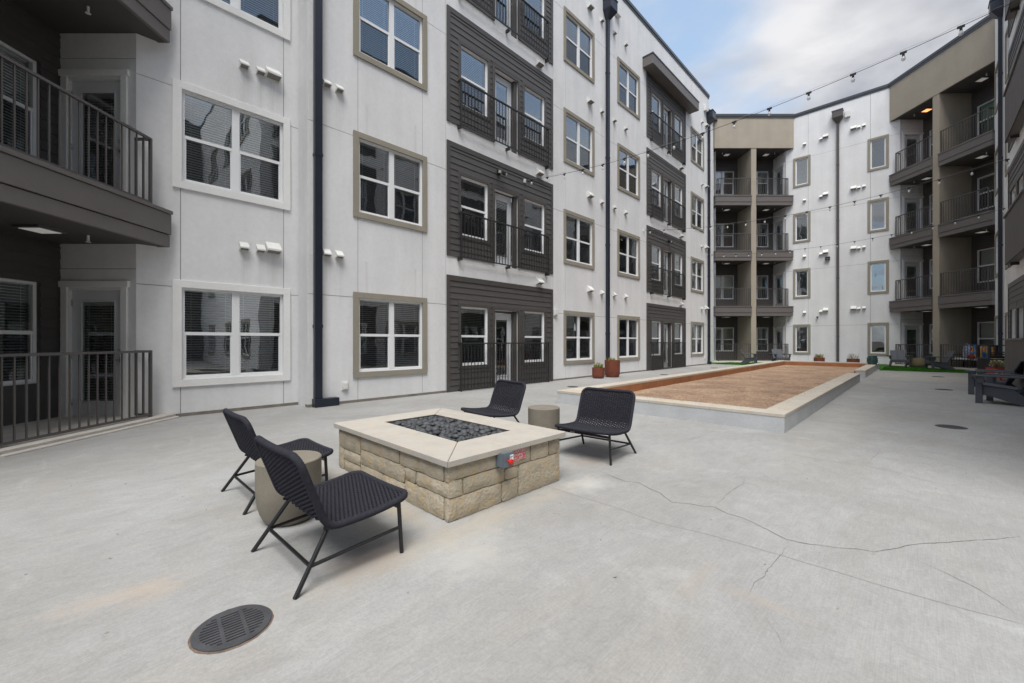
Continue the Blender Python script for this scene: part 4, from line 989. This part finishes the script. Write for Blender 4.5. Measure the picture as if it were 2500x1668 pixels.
# orient normals consistently: seat normal up, back normal forward
def cpt(x, s, n=0):
    p, nr = cf(s); k = -nr          # seat runs rearward: d=(-1,0), nr=(0,-1) -> k=(0,1) up ; back d=(0,1), nr=(-1,0) -> k=(1,0) forward
    dish = -.012 * max(0, 1 - (x / CW) ** 2)
    return Vector((x, p.x + k.x * (n + dish), p.y + k.y * (n + dish)))
def round_rect():
    r = .075; P = []
    def arc(cx, cy, a0):
        for k in range(7): a = a0 + k / 6 * math.pi / 2; P.append((cx + r * math.cos(a), cy + r * math.sin(a)))
    arc(CW - r, CL - r, 0); arc(-CW + r, CL - r, math.pi / 2); arc(-CW + r, r, math.pi); arc(CW - r, r, 1.5 * math.pi)
    return P
rr_ = round_rect(); per = []
for a, b in zip(rr_, rr_[1:] + rr_[:1]):
    d = math.hypot(b[0] - a[0], b[1] - a[1]); n = max(1, int(d / .0065))
    for k in range(n): per.append((a[0] + (b[0] - a[0]) * k / n, a[1] + (b[1] - a[1]) * k / n))
m = MB(); m.tube([cpt(x, s) for x, s in per], [.0185 + (.0022 if k % 2 else -.0008) for k in range(len(per))], 9, closed=True)
RIM = m.mesh('rope_rim', 'rope', True)
def half_at(s):
    r = .075
    if s < r: return CW - r + math.sqrt(max(0, r * r - (r - s) ** 2))
    if s > CL - r: return CW - r + math.sqrt(max(0, r * r - (s - CL + r) ** 2))
    return CW
m = MB(); pitch = .0122; wp = .0285; rows = round((CL - .024) / pitch); pitch = (CL - .024) / rows
for i in range(rows):
    s = .012 + (i + .5) * pitch; hw = half_at(s) - .008; n = int(2 * hw / wp * 5)
    P = []
    for k in range(n + 1):
        x = -hw + 2 * hw * k / n; ph = math.pi * (x / wp) + (math.pi if i % 2 else 0); P.append(cpt(x, s + .0012 * math.sin(ph * 2), .0050 * math.sin(ph)))
    m.tube(P, .0068, 6, caps=False)
WEAVE = m.mesh('woven_rope', 'rope', True)
m = MB()
k = -int(CW / wp)
while k * wp < CW - .01:
    x = k * wp + wp * .0; 
    s0 = .012; m.tube([cpt(x, s0 + (CL - 2 * s0) * j / 40) for j in range(41)], .0042, 5, caps=False); k += 1
WARP = m.mesh('warp_cords', 'rope', True)
LX = .318
def leg_mesh(a, b, r=.0125): return MB().tube([a, b], r, 10).mesh('leg', 'black_metal', True, 50)
def make_chair():
    root = ob('rope_lounge_chair', None)
    ob('rope_rim', RIM, root, kind='stuff' if False else None); ob('woven_rope', WEAVE, root, kind='stuff'); ob('warp_cords', WARP, root, kind='stuff')
    for s in (-1, 1):
        ob('leg', leg_mesh((s * .315, .60, .325), (s * .335, .61, .0)), root)
        ob('leg', leg_mesh((s * .285, .185, .275), (s * .34, .0, .0)), root)
        ob('stretcher', MB().tube([(s * .316, .083, .120), (s * .325, .606, .155)], .0105, 8).mesh('stretcher', 'black_metal', True, 50), root)
        ob('side_rail', MB().tube([(s * .31, .63, .322), (s * .30, .2, .272), (s * .30, .16, .29)], .009, 8).mesh('side_rail', 'black_metal', True, 50), root)
    ob('crossbar', MB().tube([(-.32, .083, .120), (.32, .083, .120)], .0105, 8).mesh('crossbar', 'black_metal', True, 50), root)
    cb = ob('crossbar', MB().bx(-.31, .31, .592, .604, .268, .292).mesh('crossbar', 'black_metal'), root)
    ob('maker_plate', MB().bx(.10, .16, .6045, .6055, .272, .288).mesh('maker_plate', 'steel'), cb)
    return root
c0 = make_chair()
GC = 'woven rope lounge chairs round the fire pit'
chairs = [((-2.545, .685), 2, 'nearest navy rope chair, seen from behind beside the tan drum table'),
          ((-3.885, .765), 1, 'navy rope chair farthest left, partly hidden behind the tan drum table'),
          ((-4.175, 4.225), 172, 'navy rope chair behind the fire pit, its front legs hidden by the slab top'),
          ((-2.645, 4.325), 184.5, 'navy rope chair right of the fire pit, all four thin legs in view')]
for i, ((x, y), rz, lb) in enumerate(chairs):
    c = c0 if i == 0 else copy_tree(c0); c.location = (x, y, 0); c.rotation_euler = (0, 0, R(rz)); tag(c, lb, 'chair', GC)
# drum tables
def drum(x, y, r, h, label):
    t = thing('drum_table', label, 'side table', (x, y, 0), 0, 'cast concrete drum tables')
    b = [(r * .60, .0), (r * .66, .004), (r * .78, .03), (r * .88, .075), (r * .95, .13), (r * .985, .19), (r, .26), (r, h - .006), (r - .006, h)]
    ob('drum', MB().lathe(b, 64).mesh('drum', 'table_concrete', True, 40), t)
    return t
drum(-3.235, .985, .212, .44, 'tan cast concrete drum table between the two chairs on the near side')
drum(-3.46, 4.09, .205, .43, 'tan cast concrete drum table between the two chairs behind the fire pit')

# =================================================== BOCCE COURT
bo = thing('bocce_court', 'long low walled bocce court filled with orange crushed granite', 'bocce court')
BX0, BX1, BY0, BY1 = -5.355, -1.325, 6.745, 26.0
IX0, IX1, IY0, IY1 = -5.03, -1.64, 7.10, 25.55
OP0, OP1 = 17.1, 19.0
bz = .216; ct = .265
def base(x0, x1, y0, y1): ob('stucco_base', MB().bx(x0, x1, y0, y1, -.01, bz).mesh('stucco_base', 'stucco_grey'), bo)
e = .006
base(BX0 + e, BX1 - e, BY0 + e, IY0 - .04); base(BX0 + e, IX0 - .04, IY0 - .04, BY1 - e); base(IX1 + .04, BX1 - e, IY0 - .04, OP0 - e); base(IX1 + .04, BX1 - e, OP1 + e, BY1 - e); base(IX0 - .04, IX1 + .04, IY1 + .04, BY1 - e)
def cope(x0, x1, y0, y1, along, n):
    for k in range(n):
        a, c = k / n, (k + 1) / n; q = .002
        if along == 'x': p = (x0 + (x1 - x0) * a + q, x0 + (x1 - x0) * c - q, y0, y1)
        else: p = (x0, x1, y0 + (y1 - y0) * a + q, y0 + (y1 - y0) * c - q)
        ob('coping_slab', bevel(MB().bx(*p, bz + .001, ct).mesh('coping_slab', 'coping_bocce'), .004), bo)
cope(BX0, BX1, BY0, IY0, 'x', 4); cope(BX0, IX0, IY0 + .004, BY1, 'y', 16); cope(IX1, BX1, IY0 + .004, OP0, 'y', 8); cope(IX1, BX1, OP1, BY1, 'y', 6); cope(IX0 + .004, IX1 - .004, IY1, BY1, 'x', 3)
def timber(x0, x1, y0, y1): ob('timber_board', bevel(MB().bx(x0, x1, y0, y1, .0, bz - .001).mesh('timber_board', 'timber'), .003), bo)
n = 6
for k in range(n):
    a, c = IY0 + (IY1 - IY0) * k / n + .002, IY0 + (IY1 - IY0) * (k + 1) / n - .002
    timber(IX0 - .038, IX0 + .002, a, c)
    if c < OP0 or a > OP1: timber(IX1 - .002, IX1 + .038, a, c)
timber(IX1 - .002, IX1 + .038, 16.3, OP0 - .01); timber(IX1 - .002, IX1 + .038, OP1 + .01, 19.38)
timber(IX0 + .004, (IX0 + IX1) / 2 - .002, IY1 - .002, IY1 + .038); timber((IX0 + IX1) / 2 + .002, IX1 - .004, IY1 - .002, IY1 + .038)
timber(IX0 + .004, (IX0 + IX1) / 2 - .002, IY0 - .038, IY0 + .002); timber((IX0 + IX1) / 2 + .002, IX1 - .004, IY0 - .038, IY0 + .002)
m = MB(); nx, ny = 85, 420; xa, xb, ya, yb = IX0 + .002, IX1 + .0, IY0 + .002, IY1 - .002
for j in range(ny + 1):
    for i in range(nx + 1):
        x, y = xa + (xb - xa) * i / nx, ya + (yb - ya) * j / ny
        hgt = .045 + noise.fractal(Vector((x * 1.2, y * .8, 0)), 1, 2, 3) * .010 + max(0, noise.noise(Vector((x * 9, y * 9, 3))) - .35) * -.05 + noise.noise(Vector((x * 25, y * 25, 1))) * .005
        m.v.append((x, y, hgt))
for j in range(ny):
    for i in range(nx): a = j * (nx + 1) + i; m.f.append((a, a + 1, a + nx + 2, a + nx + 1)); m.m.append(0)
ob('crushed_granite', m.mesh('crushed_granite', 'crushed_granite', True), bo, kind='stuff')
ob('crushed_granite', MB().bx(IX1 + .001, IX1 + .12, OP0 + .0, OP1, .002, .05).mesh('crushed_granite', 'crushed_granite'), bo, kind='stuff')
# grit on the near part of the court
m = MB(); rng = random.Random(21)
for k in range(5200):
    y = IY0 + .02 + (rng.random() ** 1.7) * 9; x = rng.uniform(IX0 + .02, IX1 - .02); r = rng.uniform(.004, .010); z = .048
    i = len(m.v); a = rng.uniform(0, 6); m.v += [(x + r * math.cos(a + q * 2.09), y + r * math.sin(a + q * 2.09), z) for q in range(3)] + [(x, y, z + r * .9)]
    for q in range(3): m.f.append((i + q, i + (q + 1) % 3, i + 3)); m.m.append(0)
ob('loose_grit', m.mesh('loose_grit', 'crushed_granite'), bo, kind='stuff')

m = MB(); rng = random.Random(33)
for k in range(420):
    sd_ = rng.random()
    if sd_ < .5: x, y = IX1 + .02 + abs(rng.gauss(0, .09)), rng.uniform(7.2, 16.9)
    elif sd_ < .75: x, y = rng.uniform(-4.9, -1.7), IY0 - .02 - abs(rng.gauss(0, .09))
    else: x, y = IX0 - .02 - abs(rng.gauss(0, .08)), rng.uniform(7.2, 18)
    if not (BX0 < x < BX1 and y > BY0): continue
    r = rng.uniform(.003, .008); z = ct + .0005; a = rng.uniform(0, 6); i = len(m.v)
    m.v += [(x + r * math.cos(a + q * 2.09), y + r * math.sin(a + q * 2.09), z) for q in range(3)] + [(x, y, z + r)]
    for q in range(3): m.f.append((i + q, i + (q + 1) % 3, i + 3)); m.m.append(0)
ob('spilled_grit', m.mesh('spilled_grit', 'crushed_granite'), bo, kind='stuff')

# =================================================== DRAINS
def drain(x, y, rad, label, det=True, rz=0):
    t = thing('floor_drain', label, 'drain', (x, y, 0), R(rz), 'round iron floor drains')
    seg = 56; rng = random.Random(4)
    # ragged patching ring
    m = MB(); base = 0
    for j in range(seg):
        a = 2 * math.pi * j / seg; r1 = rad * (1.045 + .02 * rng.random()); m.v += [(rad * .985 * math.cos(a), rad * .985 * math.sin(a), .0035), (r1 * math.cos(a), r1 * math.sin(a), .0015)]
    for j in range(seg): a, b = 2 * j, 2 * ((j + 1) % seg); m.f.append((a, a + 1, b + 1, b)); m.m.append(0)
    ob('patch_ring', m.mesh('patch_ring', 'rust'), t)
    ob('void', MB().lathe([(rad * .97, .0022), (rad * .97, .0030)], seg).mesh('void', 'drain_void'), t)
    # plate built from a grid with slots: cells kept unless inside a slot
    m = MB(); z0, z1 = .0034, .0085; pit_ = rad * 2 * .066; slots = []
    xb = (-.80, -.33, -.235, .235, .33, .80)
    for k in range(-5, 6):
        yc = k * pit_
        for a, b in ((xb[0], xb[1]), (xb[2], xb[3]), (xb[4], xb[5])):
            lim = math.sqrt(max(0, .80 ** 2 - (yc / rad) ** 2)); A, B = max(a, -lim), min(b, lim)
            if B - A > .12: slots.append((A * rad, B * rad, yc - pit_ * .21, yc + pit_ * .21))
    ys = sorted({-rad, rad} | {s[2] for s in slots} | {s[3] for s in slots})
    for y0, y1 in zip(ys, ys[1:]):
        cuts = sorted((s[0], s[1]) for s in slots if s[2] <= (y0 + y1) / 2 <= s[3])
        if y1 - y0 > pit_ * .6:
            sub = [y0 + (y1 - y0) * q / 6 for q in range(7)]
        else: sub = [y0, y1]
        for p, q in zip(sub, sub[1:]):
            w0, w1 = math.sqrt(max(0, rad * rad - p * p)), math.sqrt(max(0, rad * rad - q * q)); edges = [None] + [c for c in cuts] + [None]
            xs = []
            prev = None
            for c in cuts + [None]:
                l = (-w0, -w1) if prev is None else (prev, prev); r = (w0, w1) if c is None else (c[0], c[0])
                m.poly([(l[0], p), (r[0], p), (r[1], q), (l[1], q)], z0, z1)
                if c: prev = c[1]
    ob('grate', m.mesh('grate', 'iron'), t)
    return t
drain(-2.183, .432, .150, 'round slotted iron drain grate in the near foreground, rusty patch round its rim', rz=86)
for x, y, r_, lb in ((.345, 9.0, .165, 'round iron floor drain at the right, the nearer one right of the bocce court'), (.475, 15.85, .165, 'round iron floor drain farther off, in line with the bocce court opening'),
                     (.50, 21.44, .165, 'round iron floor drain just before the right strip of green turf'), (-6.95, 9.47, .15, 'round iron floor drain beside the near left corner of the bocce court'),
                     (-6.98, 15.4, .15, 'round iron floor drain between the bocce court and the second downpipe'), (-7.03, 21.0, .15, 'round iron floor drain by the far siding bay left of the bocce court')):
    drain(x, y, r_, lb, rz=random.randrange(0, 90, 15))

# =================================================== PLANTERS
def sprigs(t, n, r, z0, h, mats, seed, lr=.02, stem='dry_stem'):
    rng = random.Random(seed); sm = MB(); lm = [MB() for _ in mats]
    for k in range(n):
        a = rng.uniform(0, 6.28); q = r * math.sqrt(rng.random()); x, y = q * math.cos(a), q * math.sin(a); hh = h * rng.uniform(.45, 1); dx, dy = rng.uniform(-.3, .3) * hh, rng.uniform(-.3, .3) * hh
        sm.tube([(x, y, z0), (x + dx * .5, y + dy * .5, z0 + hh * .6), (x + dx, y + dy, z0 + hh)], .0025, 4, caps=False)
        for l in range(rng.randint(4, 8)):
            f = rng.uniform(.35, 1); c = Vector((x + dx * f, y + dy * f, z0 + hh * f)); d = Vector((rng.uniform(-1, 1), rng.uniform(-1, 1), rng.uniform(-.2, .9))).normalized() * lr * rng.uniform(.7, 1.5); s = d.cross(Vector((rng.uniform(-1, 1), rng.uniform(-1, 1), 1))).normalized() * lr * .35
            lm[k % len(mats)].quad([c, c + d * .5 + s, c + d, c + d * .5 - s])
    ob('stems', sm.mesh('stems', stem), t, kind='stuff')
    for mm, mn in zip(lm, mats): ob('foliage', mm.mesh('foliage', mn), t, kind='stuff')
def pot(x, y, r, h, label, mats=('leaf', 'leaf_yellow'), mname='corten', hh=.16, n=40, seed=1, group='rust coloured planters'):
    t = thing('planter', label, 'planter', (x, y, 0), 0, group)
    pr = [(r * .5, 0), (r * .72, .015), (r * .88, .06), (r * .96, .14), (r, .24), (r, h), (r - .02, h), (r - .022, h - .06)] if mname == 'tan_pot' else [(r * .66, 0), (r * .86, .02), (r * .97, h * .18), (r, h * .4), (r, h), (r - .02, h), (r - .022, h - .06)]
    ob('pot', MB().lathe(pr, 40, capt=False).mesh('pot', mname, True, 40), t); ob('soil', MB().lathe([(r - .02, h - .07), (r - .02, h - .055)], 24).mesh('soil', 'soil'), t)
    if n: sprigs(t, n, r * .8, h - .06, hh, mats, seed, lr=.045)
    return t
pot(-7.95, 12.33, .215, .37, 'smaller rust brown pot of yellow green sprigs by the second downpipe', seed=2, hh=.24, n=60)
pot(-7.86, 13.1, .27, .61, 'large rust brown tub with few sprigs at the foot of the second downpipe', seed=3, n=22, hh=.16)
pot(-4.05, 29.1, .26, .36, 'rust pot of yellow green sprigs against the rear wall, left of its downpipe', seed=4, n=60, hh=.28)
pot(-2.55, 29.1, .28, .34, 'rust pot of thin bare stems against the rear wall, right of its downpipe', seed=5, n=34, hh=.36, mats=('flower_white', 'leaf'))
pot(-.03, 28.45, .37, .46, 'empty tan bowl planter between two grey chairs on the right turf', mname='tan_pot', n=0, group=None)
# red box planter with flowers
t = thing('flower_box', 'red rectangular planter of pink and white flowers beside the black grill', 'planter', (1.80, 20.3, 0), R(40))
ob('box', bevel(MB().bx(-.24, .26, -.14, .14, 0, .44).mesh('box', 'red_paint'), .01), t); sprigs(t, 90, .17, .42, .26, ('leaf_yellow', 'flower_pink', 'leaf', 'flower_white'), 8, lr=.05)
for q in range(14):
    pass
m = MB(); rng = random.Random(4)
for q in range(60):
    x = rng.uniform(-.26, -.02); z = rng.uniform(.05, .42); c = Vector((x, -.155 + rng.uniform(-.03, .01), z)); d = Vector((rng.uniform(-.03, .03), -.01, rng.uniform(-.04, .02))); s = Vector((.014, 0, .006)); m.quad([c, c + d * .5 + s, c + d, c + d * .5 - s])
ob('trailing_foliage', m.mesh('trailing_foliage', 'flower_white'), t, kind='stuff')
# green ceramic stool
t = thing('garden_stool', 'dark green glazed ceramic garden stool standing on the far right coping', 'stool', (-1.46, 24.1, ct))
ob('body', MB().lathe([(.15, 0), (.165, .01), (.165, .035), (.155, .045), (.18, .12), (.185, .19), (.18, .26), (.155, .335), (.165, .345), (.165, .37), (.14, .385)], 40).mesh('body', 'glazed_green', True, 50), t)
kn = MB()
for q in range(10):
    a = q * .6283
    for zz in (.10, .19, .28): kn.lathe([(.0, -.0), (.026, .006), (.03, .02), (.026, .034), (.002, .04)], 8, (.172 * math.cos(a + (.31 if zz == .19 else 0)), .172 * math.sin(a + (.31 if zz == .19 else 0)), zz - .02))
ob('knobs', kn.mesh('knobs', 'glazed_green', True), t, kind='stuff')

# =================================================== ADIRONDACK CHAIRS
def make_adir():
    root = ob('slatted_garden_chair', None); A = 'adirondack'
    def b(name, *a, bw=.004): return ob(name, bevel(MB().bx(*a).mesh(name, A), bw), root)
    for s in (-1, 1):
        x0, x1 = (s * .36, s * .325) if s < 0 else (s * .325, s * .36)
        b('front_leg', min(x0, x1), max(x0, x1), .335, .435, 0, .555)
        # side rail: sloping board from the front leg down to the ground behind
        m = MB(); pr = [(.42, .36), (.42, .22), (-.22, .0), (-.38, .0), (-.38, .03), (-.10, .30)]
        i = len(m.v); xs = (s * .286, s * .32); xs = (min(xs), max(xs))
        for x in xs: m.v += [(x, y, z) for y, z in pr]
        k = len(pr); m.f += [tuple(i + q for q in range(k)), tuple(i + k + q for q in reversed(range(k)))] + [(i + (q + 1) % k, i + q, i + k + q, i + k + (q + 1) % k) for q in range(k)]; m.m = [0] * len(m.f)
        ob('side_rail', m.mesh('side_rail', A), root)
        xa, xb = (-.44, -.29) if s < 0 else (.29, .44)
        ob('armrest', bevel(MB().poly([(xa, .47), (xb, .47), (xb, -.33), (xa + (.03 if s < 0 else 0), -.33) if s < 0 else (xb, -.33), (xa, -.2)] if False else [(xa, -.30), (xb, -.30), (xb, .47), (xa, .47)], .556, .586).mesh('armrest', A), .004), root)
        b('arm_support', (s * .365 if s > 0 else s * .40), (s * .40 if s > 0 else s * .365), .30, .40, .42, .555)
    for q in range(2):        # seat boards run front to back and slope to the rear
        x0 = -.283 + q * .285; m = MB(); m.poly([(x0, -.10), (x0 + .279, -.10), (x0 + .279, .44), (x0, .44)], 0, .024)
        for j, v in enumerate(m.v): m.v[j] = (v[0], v[1], v[2] + .30 + (v[1] + .10) * .13)
        ob('seat_board', bevel(m.mesh('seat_board', A), .004), root)
        m = MB(); x0 = -.275 + q * .277; w = .271; pts = [(x0, .0), (x0 + w, .0), (x0 + w, .62), (x0, .62)]
        n0 = len(m.v); m.poly(pts, 0, .024)
        for j, v in enumerate(m.v): # tilt: y->up the back
            up = v[1]; th = v[2]; c_, s_ = math.cos(R(24)), math.sin(R(24)); m.v[j] = (v[0], -.10 - up * s_ - th * c_, .27 + up * c_ - th * s_)
        ob('back_board', bevel(m.mesh('back_board', A), .004), root)
    b('apron', -.285, .285, .425, .447, .25, .37)
    b('back_brace', -.40, .40, -.31, -.27, .52, .555)
    return root
a0 = make_adir(); GA = 'dark grey plank garden chairs'
for i, (x, y, rz, lb) in enumerate((
        (1.36, 13.13, 73, 'dark grey plank chair nearest at the right edge, cut off by the photo edge'),
        (1.37, 15.08, 73, 'dark grey plank chair at the right edge, just behind the nearest one'),
        (-6.98, 26.35, -80, 'grey plank chair turned sideways on the turf below the rear balcony tower'),
        (-5.62, 27.3, 215, 'grey plank chair at the rail of the rear tower, just right of its beige pier'),
        (-.72, 28.35, 190, 'grey plank chair facing the lens on the right turf, left of the tan bowl'),
        (.72, 27.15, 108, 'grey plank chair in profile on the right turf, before the sofa rail'))):
    c = a0 if i == 0 else copy_tree(a0); c.location = (x, y, 0); c.rotation_euler = (0, 0, R(rz)); tag(c, lb, 'garden chair', GA)

# =================================================== GRILL, SOFA, TOWELS
t = thing('grill_cart', 'black outdoor cooking cart with open frame top at the far right, by the downpipe', 'grill', (1.80, 21.5, 0), TH)
M_ = 'black_metal'
ob('cabinet', bevel(MB().bx(-.30, .32, -.22, .22, .06, .70).mesh('cabinet', M_), .01), t)
ob('worktop', MB().bx(-.32, .34, -.24, .24, .70, .73).mesh('worktop', 'iron'), t)
m = MB()
for x in (-.31, .31): m.bx(x - .03, x + .03, -.2, -.14, .73, 1.16).bx(x - .03, x + .03, .14, .2, .73, 1.16).bx(x - .03, x + .03, -.22, -.16, 0, .06)
m.bx(-.34, .34, -.2, .2, 1.13, 1.16).bx(-.28, .28, -.2, -.17, .90, .93).bx(-.28, .28, -.19, -.17, .82, .86).bx(-.28, .28, -.2, -.17, .73, .79)
ob('frame', bevel(m.mesh('frame', M_), .005), t)
ob('side_shelf', MB().bx(-.34, -.06, -.40, -.235, .70, .72).mesh('side_shelf', 'steel'), t)
for q in range(3): ob('knob', MB().tube([(-.2 + q * .2, -.22, .62), (-.2 + q * .2, -.25, .62)], .02, 12).mesh('knob', 'steel'), t)
# sofa on the right patio
SP = T2.P(3.6, -.75); t = thing('patio_sofa', 'black framed patio sofa with white seat and back cushions behind the right rail', 'sofa', (SP.x, SP.y, .075), T2.a)
m = MB()
for x in (-.85, .85):
    for y in (-.3, .3): m.bx(x - .02, x + .02, y - .02, y + .02, 0, .34)
    m.tube([(x, -.3, .34), (x, -.32, .58), (x, .3, .60), (x, .42, .85)], .018, 6)
m.bx(-.87, .87, -.32, .34, .32, .35)
ob('frame', m.mesh('frame', M_), t)
ob('seat_cushion', bevel(MB().bx(-.83, .83, -.32, .33, .352, .44).mesh('seat_cushion', 'cushion_white'), .03, 3), t)
m = MB(); m.bx(-.83, -.02, .18, .32, .45, .88).bx(.02, .83, .18, .32, .45, .88); ob('back_cushion', bevel(m.mesh('back_cushion', 'cushion_white'), .04, 3), t)
def lump(w, d, h, seed, amp=.22):
    bm = bmesh.new(); bmesh.ops.create_icosphere(bm, subdivisions=4, radius=1); o = Vector((seed, 0, seed))
    for v in bm.verts:
        k = 1 + noise.fractal(v.co * 1.6 + o, 1, 2, 3) * amp; v.co = Vector((v.co.x * k * w, v.co.y * k * d, max(-.55, v.co.z) * k * h))
    me = bpy.data.meshes.new('cloth'); bm.to_mesh(me); bm.free(); me.polygons.foreach_set('use_smooth', [True] * len(me.polygons)); return me
def soft(name, me, mname, loc, label, cat, rz=0, rot=None, z=0):
    me.materials.append(MATS[mname]); return tag(ob(name, me, None, loc, rot=rot or (0, 0, rz)), label, cat)
p = T2.P(3.40, -.62, .75); soft('striped_towel', lump(.21, .14, .42, 3), 'stripe_cloth', p, 'blue and white striped beach towel heaped on the patio sofa', 'towel', rot=(0, R(-22), T2.a))
p = T2.P(4.00, -.60, .72); soft('beach_towel', lump(.60, .18, .40, 6, .3), 'towel_print', p, 'bright blue and orange printed beach towel draped over the sofa right of the striped one', 'towel', rot=(0, R(14), T2.a))
p = T2.P(3.62, -.42, .58); soft('red_cloth', lump(.14, .12, .12, 9), 'red_paint', p, 'small red cloth bundle on the sofa seat between the two towels', 'cloth', rz=T2.a)

# =================================================== LIGHTS ON WALLS, CAMERA
def flood(fr, u, z, label):
    p = fr.P(u, .03, z); t = thing('floodlight', label, 'floodlight', (p.x, p.y, p.z), fr.a, 'dark twin floodlights on the siding bays')
    ob('base', bevel(MB().bx(-.06, .06, -.05, 0, -.06, .06).mesh('base', M_), .008), t)
    for s in (-1, 1):
        h = ob('lamp_head', bevel(MB().bx(-.05, .05, -.10, .02, -.045, .045).mesh('lamp_head', M_), .012), t, (s * .09, -.12, -.02), rot=(R(25), 0, R(s * 25)))
        ob('lens', MB().bx(-.038, .038, -.104, -.1005, -.033, .033).mesh('lens', 'vent_white'), h)
    ob('arm', MB().tube([(-.09, -.09, -.01), (0, -.05, 0), (.09, -.09, -.01)], .012, 6).mesh('arm', M_), t)
flood(FA, 7.95, 6.02, 'dark twin floodlight on the second storey siding of the near bay')
flood(FA, 19.0, 6.0, 'dark twin floodlight on the second storey siding of the far bay')
p = FC.P(-3.78, .02, 6.12); t = thing('wall_lamp', 'small square black lamp on the rear wall left of its downpipe', 'wall lamp', p, 0); ob('housing', bevel(MB().bx(-.11, .11, -.12, 0, -.1, .1).mesh('housing', M_), .01), t); ob('lens', MB().bx(-.09, .09, -.123, -.1205, -.08, .04).mesh('lens', 'iron'), t)
p = FC.P(-4.26, .02, 2.74); t = thing('security_camera', 'small white dome security camera on the rear wall between window and downpipe', 'camera', p, 0)
ob('mount', MB().tube([(0, 0, 0), (0, -.09, 0)], .045, 14).mesh('mount', 'vent_white', True, 40), t); ob('dome', MB().lathe([(.02, -.05), (.045, -.03), (.055, 0), (.055, .03)], 16, (0, -.09, -.01)).mesh('dome', M_, True, 40), t)

# =================================================== STRING LIGHTS
def string(a, b, sag, label, spacing=.61, first=.3):
    a, b = Vector(a), Vector(b); t = thing('string_lights', label, 'string lights', a, 0, 'cafe string lights across the yard'); L = (b - a).length
    def pt(f): return (b - a) * f + Vector((0, 0, -4 * sag * f * (1 - f)))
    ob('cable', MB().tube([pt(k / 60) for k in range(61)], .0045, 6).mesh('cable', 'rubber_cable'), t)
    ob('support_wire', MB().tube([pt(k / 60) + Vector((0, 0, .03 * math.sin(math.pi * ((k * 3.3) % 1)) + .012)) for k in range(61)], .002, 4).mesh('support_wire', 'steel'), t)
    sock = MB().bx(-.04, .04, -.012, .012, -.02, .01).tube([(0, 0, -.02), (0, 0, -.065)], .016, 10).mesh('socket', 'rubber_cable')
    bulb = MB().lathe([(.013, -.062), (.022, -.075), (.028, -.095), (.028, -.11), (.02, -.13), (.005, -.138)], 14).mesh('bulb', 'bulb_glass', True)
    fil = MB().tube([(-.006, 0, -.09), (-.008, 0, -.13), (.008, 0, -.13), (.006, 0, -.09)], .0015, 4).mesh('filament', 'steel')
    n = int((L - first) / spacing)
    for k in range(n + 1):
        p = pt((first + k * spacing) / L); s = ob('socket', sock, t, p, rot=(0, 0, math.atan2((b - a).y, (b - a).x))); q = ob('bulb', bulb, s); ob('filament', fil, s) if k > 6 else None
    ob('anchor', MB().bx(0, .05, -.03, .03, -.05, .05).mesh('anchor', 'vent_white'), t)
string((-8.40, 9.02, 6.08), (1.88, 8.86, 6.10), .45, 'nearest string of bare bulbs, sweeping from the near bay up across the sky')
string((-8.43, 16.59, 6.07), (1.66, 16.6, 6.0), .45, 'middle string of bare bulbs, from the far bay across to the right block')
string((-8.43, 23.98, 6.12), (2.25, 23.6, 6.2), .45, 'farthest string of bare bulbs, crossing before the rear balcony towers')
